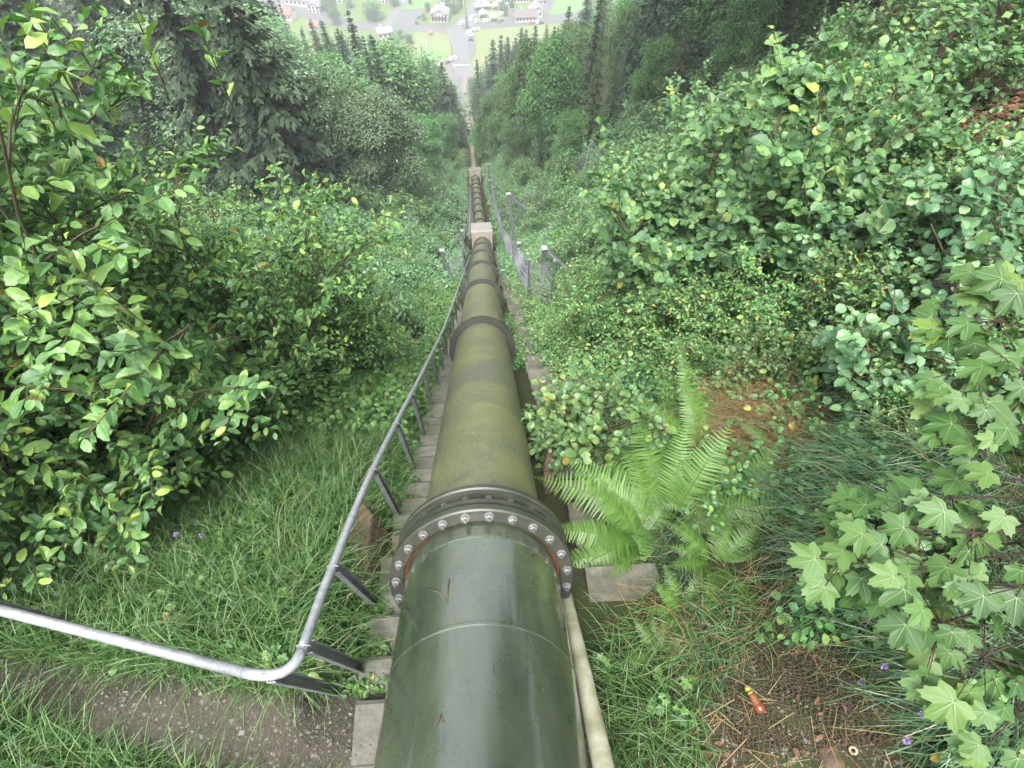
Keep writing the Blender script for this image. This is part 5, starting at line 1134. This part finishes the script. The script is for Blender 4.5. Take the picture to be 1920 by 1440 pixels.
# ------------------------------------------------------------------ valley: houses, caravans, cars, trees
def local(o): return np.array(o.location)
def house(px, py, wd, dp, h, rz, label, roof, wall='render', rh=2.2, gable_front=False, balcony=False, wins=(4, 2), flat_=False, over=.8, chim=1, cat='house'):
    """front is -y in local axes; ridge along x unless gable_front"""
    wd, dp, h, rh, over = wd * .6, dp * .62, h * .66, rh * .66, over * .7
    q = V(px, py); o = thing('house', tuple(q), label, cat, None, rz); hw, hd = wd / 2, dp / 2
    b = MB()
    if gable_front: prof = [(-hw, 0), (hw, 0), (hw, h), (0, h + rh), (-hw, h)]; v = [(x, -hd, z) for x, z in prof] + [(x, hd, z) for x, z in prof]
    else: prof = [(-hd, 0), (hd, 0), (hd, h), (0, h + rh), (-hd, h)]; v = [(-hw, y, z) for y, z in prof] + [(hw, y, z) for y, z in prof]
    k = 5; j = np.arange(k); b.add(v, [np.stack([j, (j + 1) % k, (j + 1) % k + k, j + k], 1), np.arange(k)[None], (np.arange(k) + k)[None]])
    b.build('wall', M[wall], o)
    b = MB(); span = hw if gable_front else hd; ln = (dp if gable_front else wd) / 2 + over; sl_ = rh / span; e = span + over; th = .28
    for s_ in (-1, 1):
        a = [(s_ * e, h - over * sl_ + .05), (0, h + rh + .05), (0, h + rh + .05 + th), (s_ * e, h - over * sl_ + .05 + th)]
        v = [((x, -ln, z) if gable_front else (-ln, x, z)) for x, z in a] + [((x, ln, z) if gable_front else (ln, x, z)) for x, z in a]
        b.add(v, [[[0, 1, 2, 3], [7, 6, 5, 4], [0, 4, 5, 1], [1, 5, 6, 2], [2, 6, 7, 3], [3, 7, 4, 0]]])
    r_ = b.build('roof', M[roof], o)
    for c in range(chim): b = MB(); b.box((-wd * .18 + c * wd * .4, dp * .12, h + rh + .2), (.8, .8, 1.6)); b.build('chimney', M['render'], o).parent = r_
    n, fl = wins
    for f in range(fl):
        for c in range(n):
            x = -hw + wd * (c + .5) / n; z = (f + .55) * h / fl
            b = MB(); b.box((x, -hd - .03, z), (min(1.3, wd / n * .5), .06, 1.2)); b.build('window', M['glass'], o)
    for f in range(1, fl):
        if balcony: b = MB(); b.box((0, -hd - .6, f * h / fl + .4), (wd * .92, .1, .9)); b.box((0, -hd - .33, f * h / fl - .05), (wd * .92, .62, .12)); b.build('balcony', M['darkwood'], o)
    return o
house(826, 36, 15, 12, 5.6, R(-8), 'white chalet with wooden balconies and grey gabled roof beside the road junction', 'roofgrey', rh=3.0, gable_front=True, balcony=True, wins=(5, 2))
house(984, 36, 19, 12, 4.0, R(4), 'long white farmhouse with brownish roof below the valley road', 'roofmauve', rh=3.0, wins=(6, 1), chim=2)
house(1006, 28, 9, 13, 5.5, R(4), 'white wing with grey roof at the right end of the farmhouse', 'roofgrey', rh=2.6, gable_front=True, wins=(2, 1), chim=1)
house(594, 20, 11, 10, 5, R(-15), 'small white house right of the grey hall at the upper left', 'roofgrey', rh=2.4, gable_front=True, wins=(3, 2))
house(566, 6, 26, 14, 5, R(-18), 'long grey roofed hall in the upper left of the valley', 'roofgrey', rh=2.4, wins=(6, 1), chim=0, cat='hall')
house(540, 34, 13, 10, 5, R(-20), 'red roofed house at the left end of the valley road', 'roofred', rh=2.8, wins=(4, 1))
house(592, 54, 9, 8, 4, R(-18), 'small house with pale red roof behind the left spruce tops', 'roofred', rh=2.2, wins=(3, 1), chim=0)
house(722, 68, 12, 10, 4.5, R(12), 'house with broad grey roof below the valley lane junction', 'roofgrey', rh=2.2, wins=(3, 1))
house(722, 2, 13, 10, 5, R(5), 'white house at the top edge beside the big round tree', 'roofgrey', rh=2.4, wins=(4, 2))
house(640, 2, 12, 9, 5, R(-10), 'white house at the top edge behind the willow trees', 'roofgrey', rh=2.4, wins=(3, 2))
house(848, 4, 22, 10, 5, R(-5), 'dark roofed farm building at the top edge behind the chalet', 'roofgrey', rh=2.6, wins=(6, 1))
house(1016, 6, 8, 7, 3.5, R(5), 'small white house at the top edge right of the caravans', 'roofgrey', rh=1.6, wins=(2, 1), chim=0)
house(968, 2, 24, 8, 3.5, R(3), 'long white building at the top edge above the farmhouse', 'roofgrey', rh=1.5, wins=(8, 1), chim=0)
def profile_solid(prof, wd, name, m, parent, org=None):
    """side outline (x, z) extruded across y with slightly tucked-in edges"""
    k = len(prof); b = MB(); P_ = np.array(prof); c = P_.mean(0); ins = c + (P_ - c) * .94; v = []
    for s_, pr_ in ((-.5, ins), (-.46, P_), (.46, P_), (.5, ins)): v += [(x, s_ * wd, z) for x, z in pr_]
    j = np.arange(k); jj = (j + 1) % k; b.add(v, [np.stack([j + r_ * k, jj + r_ * k, jj + (r_ + 1) * k, j + (r_ + 1) * k], 1) for r_ in range(3)] + [np.arange(k)[::-1][None], (np.arange(k) + 3 * k)[None]])
    return b.build(name, m, parent)
def wheels(o, xs, wd, r_=.33):
    for x in xs:
        for s_ in (-1, 1): b = MB(); b.lathe([(-.1, .01), (-.1, r_), (.1, r_), (.1, .01)], (x, s_ * (wd / 2 - .08), r_), (0, 1, 0), 16); b.build('wheel', M['tyre'], o)
def car(px, py, rz, m, label):
    q = V(px, py, .1); o = thing('car', tuple(q), label, 'car', 'cars in the valley', rz, .72)
    profile_solid([(-2.1, .3), (-2.15, .75), (-1.3, .9), (1.5, .95), (2.1, .85), (2.15, .35)], 1.75, 'body', M[m], o)
    profile_solid([(-1.2, .92), (-.55, 1.38), (1.0, 1.4), (1.55, .96)], 1.5, 'cabin', M['glass'], o)
    profile_solid([(-.5, 1.37), (-.45, 1.45), (.9, 1.46), (1.0, 1.38)], 1.42, 'roof', M[m], o); wheels(o, (-1.35, 1.35), 1.75)
def camper(px, py, rz, label, L=6.0, wd=2.3, h=2.6):
    q = V(px, py, .1); o = thing('caravan', tuple(q), label, 'caravan', 'caravans on the campsite', rz, .62); k = L / 2
    profile_solid([(-k, .6), (-k - .1, 1.4), (-k + .5, h), (k - .3, h + .05), (k, h - .5), (k + .02, .6), (k - .6, .42), (-k + .6, .42)], wd, 'body', M['white'], o)
    for s_ in (-1, 1): b = MB(); b.box((.1, s_ * (wd / 2 + .01), 1.7), (L * .5, .05, .55)); b.build('window', M['glass'], o)
    wheels(o, (-.3, .5), wd, .32); b = MB(); b.box((-k - .8, 0, .5), (1.5, .08, .08)); b.build('tow_bar', M['steelgrey'], o)
def tent(px, py, rz, wd, dp, label):
    wd, dp = wd * .66, dp * .66
    q = V(px, py, .1); o = thing('awning_tent', tuple(q), label, 'awning', 'awnings on the campsite', rz); b = MB(); h = 2.3
    for x in (-1, 1):
        for y in (-1, 1): b.box((x * wd / 2 * .94, y * dp / 2 * .94, h / 2), (.12, .12, h))
    b.build('frame', M['steelgrey'], o); b = MB(); v = [(-wd / 2, -dp / 2, h), (wd / 2, -dp / 2, h), (wd / 2, dp / 2, h), (-wd / 2, dp / 2, h), (0, -dp / 2, h + .9), (0, dp / 2, h + .9), (-wd / 2, -dp / 2, .5), (wd / 2, -dp / 2, .5), (wd / 2, dp / 2, .5), (-wd / 2, dp / 2, .5)]
    b.add(v, [[[0, 4, 5, 3], [4, 1, 2, 5], [0, 3, 9, 6], [1, 7, 8, 2]], [[0, 1, 4], [2, 3, 5]]]); b.build('canopy', M['white'], o)
for k, (px, py, wd, dp, lb) in enumerate([(904, 9, 6.5, 6, 'large white awning at the upper left of the campsite'), (922, 6, 5.5, 5, 'pale awning in the top row of the campsite'), (936, 9, 4.5, 5, 'white awning at the top right of the campsite'), (896, 19, 5.5, 6, 'greyish awning right of the tall dark conifer'), (912, 17, 7, 6, 'wide white awning in the middle of the campsite'), (929, 17, 5, 5, 'small white awning on the right of the middle row'), (906, 32, 6, 6, 'white awning in the lower row beside the white bus'), (926, 39, 6, 5, 'white awning at the bottom right of the campsite')]): tent(px, py, R(2 + 3 * (k % 3)), wd, dp, lb)
for px, py, rz, L, lb in [(885, 37, 1.35, 8.5, 'long white bus standing right of the tall dark conifer'), (910, 42, .1, 5, 'white caravan at the bottom of the campsite'), (892, 43, 1.5, 3.6, 'small white trailer below the bus'), (940, 29, .2, 4, 'small caravan under the campsite bush'), (866, 47, .5, 4, 'white caravan at the corner of the road junction')]: camper(px, py, rz, lb, L)
camper(849, 113, .45, 'white camper van parked beside the valley yard', 6.2); 
for px, py, rz, m, lb in [(876, 61, 1.5, 'carwhite', 'white car in the upper parking row, left one'), (882, 60, 1.5, 'carwhite', 'white car in the upper parking row, right one'), (884, 67, .1, 'carwhite', 'white car parked sideways below the parking row'), (882, 76, .05, 'cardark', 'dark car parked sideways in the lot by the road'), (839, 118, .5, 'cardark', 'dark car behind the white camper van'), (939, 41, .7, 'cardark', 'dark car at the lower right of the campsite'), (1008, 42, 1.4, 'carwhite', 'white van parked below the farmhouse'), (1014, 44, .2, 'cardark', 'dark car right of the white van'), (786, 33, .9, 'cardark', 'dark car on the grey lot left of the chalet'), (996, 45, .3, 'carred', 'red car parked on the road below the farmhouse')]: car(px, py, rz, m, lb)
# row of parked motorbike-sized racks is too small to read; the pale trailer beside the cars
camper(893, 57, .05, 'pale flat trailer right of the white cars', 6.5, 2.6, 1.6)
# conifers and round trees of the village
VC = grow_spruce('valley_conifer', '', 151, 14, 2.6, M['spruce'], 24, 7, .02, 6)
VB = grow_broadleaf('valley_tree', '', 152, 9, 4.6, M['beech'], 160, 26, .55, .12, layered=.3)
def vput(pr, H0, px, py, h, wide, lb, grp=None): q = V(px, py); s_ = .82 * h / H0; pr.put(tuple(q), px * .37, (s_ * wide, s_ * wide, s_), lb, grp)
vput(VC, 14, 876, 58, 17, 1.0, 'tall dark conifer at the road junction left of the campsite')
for px, py, h, wd, lb in [(703, 36, 11, 1.25, 'big round tree on the lawn left of the grey lot'), (690, 28, 8, 1.0, 'smaller round tree left of the big one'), (625, 32, 12, .8, 'pale tree beside the white house at the valley road'), (632, 46, 11, .7, 'yellow green willow tree on the valley road'), (612, 20, 8, .9, 'dark round tree behind the small white house'), (655, 14, 8, .9, 'grey green tree behind the willow on the valley road'),
        (803, 22, 6, .8, 'tall bush at the left corner of the chalet'), (795, 38, 4, .9, 'bush at the edge of the grey lot'), (852, 24, 7, 1.1, 'round tree right of the chalet'), (840, 16, 7, .9, 'tree behind the chalet'), (862, 16, 7, .8, 'tree on the bank of the village road'), (942, 20, 7, .8, 'bush on the right of the campsite'), (948, 30, 6, .7, 'dark bush between the campsite and the farmhouse'),
        (752, 72, 6, .9, 'grey bush on the meadow left of the mown field'), (768, 82, 6, 1.0, 'bluish tree above the left spruces'), (744, 82, 5, 1.1, 'low bush right of the house with broad grey roof'), (770, 8, 6, .6, 'bush beside the mown field at the top edge'), (740, 10, 8, 1.1, 'tree at the top edge left of the village lane'), (960, 14, 5, .8, 'bush behind the farmhouse'), (782, 46, 2.5, 1.1, 'low hedge bush on the corner of the grey lot')]: vput(VB, 9, px, py, h, wd, lb, 'trees of the village')
# lamp pole, barrier, markers
q = V(848, 106); o = thing('lamp_pole', tuple(q), 'thin tall pole on the edge of the mown valley field', 'pole'); b = MB(); b.tube([(0, 0, 0), (0, 0, 11)], .14, 8); b.build('mast', M['steelgrey'], o); b = MB(); b.box((.5, 0, 10.9), (1.2, .3, .15)); b.build('lamp_head', M['steelgrey'], o)
q = V(866, 126); o = thing('barrier', tuple(q), 'white barrier across the road above the valley yard', 'barrier'); b = MB(); b.box((0, 0, .95), (8.5, .25, .25)); b.build('boom', M['white'], o); b = MB(); b.box((-3.6, 0, .45), (.4, .4, .9)); b.build('stand', M['white'], o)
q = V(808, 65); o = thing('marker_ball', tuple(q), 'orange marker on the cut valley field', 'marker'); b = MB(); b.lathe([(0, .3), (.4, .9), (1.1, 1.15), (1.8, .8), (2.1, .05)], (0, 0, .2), (0, 0, 1), 16); b.build('ball', M['cone'], o); b = MB(); b.lathe([(-.3, .1), (.3, .1)], (0, 0, .2), (0, 0, 1), 8); b.build('peg', M['steelgrey'], o)
q = V(800, 87); b = MB(); b.lathe([(0, .25), (2.6, .25), (2.7, .45), (3.0, .45), (3.05, .05)], q, (0, 0, 1), 12); tag(b.build('post', M['white'], None, q), 'white post at the end of the curved field track', 'post')
# white fence sheets beside the yard and the pale wall beside the pipe at the valley foot
b = MB(); a, c = V(822, 130), V(829, 116); b.beam(a + [0, 0, .9], c + [0, 0, .9], 1.6, .15); tag(b.build('site_fence', M['white'], None, a), 'white fence along the left edge of the valley yard', 'fence')
b = MB(); a, c = V(872, 178), V(874, 148); b.beam(a + [0, 0, .6], c + [0, 0, .6], 1.0, .9); tag(b.build('low_wall', M['block'], None, a), 'pale low wall where the pipe reaches the valley floor', 'wall')

# ------------------------------------------------------------------ small things by the bare soil
q0, q1, q2 = G(1397, 1288, .05), G(1412, 1312, .045), G(1427, 1333, .035)
def onground(q, h): return np.array([q[0], q[1], gz(q[0], q[1]) + h])
q0, q1, q2 = onground(q0, .07), onground(q1, .05), onground(q2, .035); d = norm(q2 - q0); L = np.linalg.norm(q2 - q0)
o = thing('plastic_handle', tuple(q1), 'glossy orange brown plastic thing with a yellow and black tip lying on the bare soil', 'plastic object', None)
b = MB(); b.lathe([(.30 * L, .004), (.31 * L, .014), (.42 * L, .018), (.62 * L, .021), (.76 * L, .024), (.77 * L, .005)], q0, d, 24); b.build('grip', M['orange'], o, q1)
b = MB(); b.lathe([(.765 * L, .005), (.77 * L, .025), (.88 * L, .0275), (1.0 * L, .025), (1.07 * L, .016), (1.09 * L, .002)], q0, d, 24); b.build('rounded_end', M['rustred'], o, q1)
b = MB(); b.lathe([(-.05 * L, .001), (-.02 * L, .010), (.06 * L, .017), (.18 * L, .016), (.19 * L, .008)], q0, d, 20); b.build('tip', M['yellow'], o, q1)
b = MB(); b.lathe([(.185 * L, .008), (.19 * L, .0145), (.235 * L, .015), (.24 * L, .008)], q0, d, 20); b.build('band', M['black'], o, q1)
b = MB(); b.lathe([(.235 * L, .008), (.24 * L, .0155), (.30 * L, .015), (.31 * L, .008)], q0, d, 20); b.build('ring', M['yellow'], o, q1)
# coir netting lying over the hollow
b = MB(); gxn, gyn = 36, 26; base_p = np.array(G(1490, 1310)); U = np.linspace(-.34, .30, gxn); W = np.linspace(-.20, .26, gyn)
def np_(u, v): x, y = base_p[0] + u, base_p[1] + v; return np.array([x, y, gz(x, y) + .018 + .014 * math.sin(u * 17 + v * 9)])
for u in U: b.tube([np_(u + .012 * math.sin(v * 40 + u * 30), v) for v in W], .0028, 3, cap=False)
for v in W: b.tube([np_(u, v + .012 * math.sin(u * 40 + v * 20)) for u in U], .0028, 3, cap=False)
tag(b.build('coir_netting', M['netting'], None, base_p), 'dark brown woven netting lying over the bare soil at the lower right', 'netting')
q = onground(P(1505, 1402, 2.85), .025); b = MB(); b.lathe([(0, .010), (0, .018), (.006, .019), (.045, .017), (.045, .010), (0, .010)], q, norm(np.array([-.4, -.2, .6])) * -1, 20, smooth=False)
tag(b.build('tube_end', M['tubeend'], None, q), 'short pale plastic tube end lying on the soil at the bottom right', 'tube')
# flowers
def flower(px, py, z, label, n=12, r_=.012):
    c = P(px, py, z); g = np.array([c[0] + .03, c[1], gz(c[0] + .03, c[1])]); o = thing('wild_flower', tuple(g), label, 'flower', 'violet flowers')
    b = MB(); b.tube([g, (g + c) / 2 + [.02, 0, 0], c], [.002, .0016, .0012], 4); b.build('stem', M['greentwig'], o, g)
    r0 = np.random.RandomState(int(px)); b = MB(); d = norm(r0.normal(0, 1, (26, 3)) + [0, -.3, .9]); b.sprinkle(SIMPLE, np.repeat(c[None], 26, 0), leaf_frames(d, .6, r0), r0.uniform(.5, 1.2, 26) * r_ * 1.6); b.build('blossom', M['petal'], o, g)
for px, py, z, lb in [(1657, 1249, 2.3, 'violet flower above the coir netting'), (1612, 1278, 2.5, 'pale violet flower left of the other one above the netting'), (1699, 1387, 2.2, 'violet flower at the bottom right edge of the netting'), (1728, 1340, 2.2, 'small violet flower under the lowest maple leaves'), (378, 1003, 3.3, 'violet flower in the grass below the willow bushes'), (331, 1002, 3.35, 'faded violet flower beside the small bright fern')]: flower(px, py, z, lb)
# twigs lying on the near pipe
rg = np.random.RandomState(17)
def on_pipe(px, py):
    d = P(px, py, 1.0); w_ = d - dn * (d @ dn); a0 = A1 - dn * (A1 @ dn); A_ = w_ @ w_; B_ = -2 * w_ @ a0; C_ = a0 @ a0 - (r1 + .004) ** 2; t = (-B_ - math.sqrt(B_ * B_ - 4 * A_ * C_)) / (2 * A_); return d * t
for lb, segs in [('dry grass stalk lying on the near pipe below the flange', [[(803, 1105), (822, 1110), (838, 1130), (842, 1085)]]), ('small reddish twig with side shoots lying low on the near pipe', [[(816, 1360), (824, 1345), (828, 1338)], [(824, 1345), (833, 1352)]]), ('short brown twig on the right shoulder of the near pipe', [[(985, 1046), (1003, 1040)]]), ('tiny reddish twig below the lower weld seam', [[(925, 1252), (926, 1266)]])]:
    b = MB(); o0 = on_pipe(*segs[0][0])
    for s_ in segs: b.tube([on_pipe(*q) for q in s_], [.0022] * len(s_), 5)
    tag(b.build('twig', M['grassdry'] if 'grass' in lb else M['deadleaf'], None, o0), lb, 'twig')
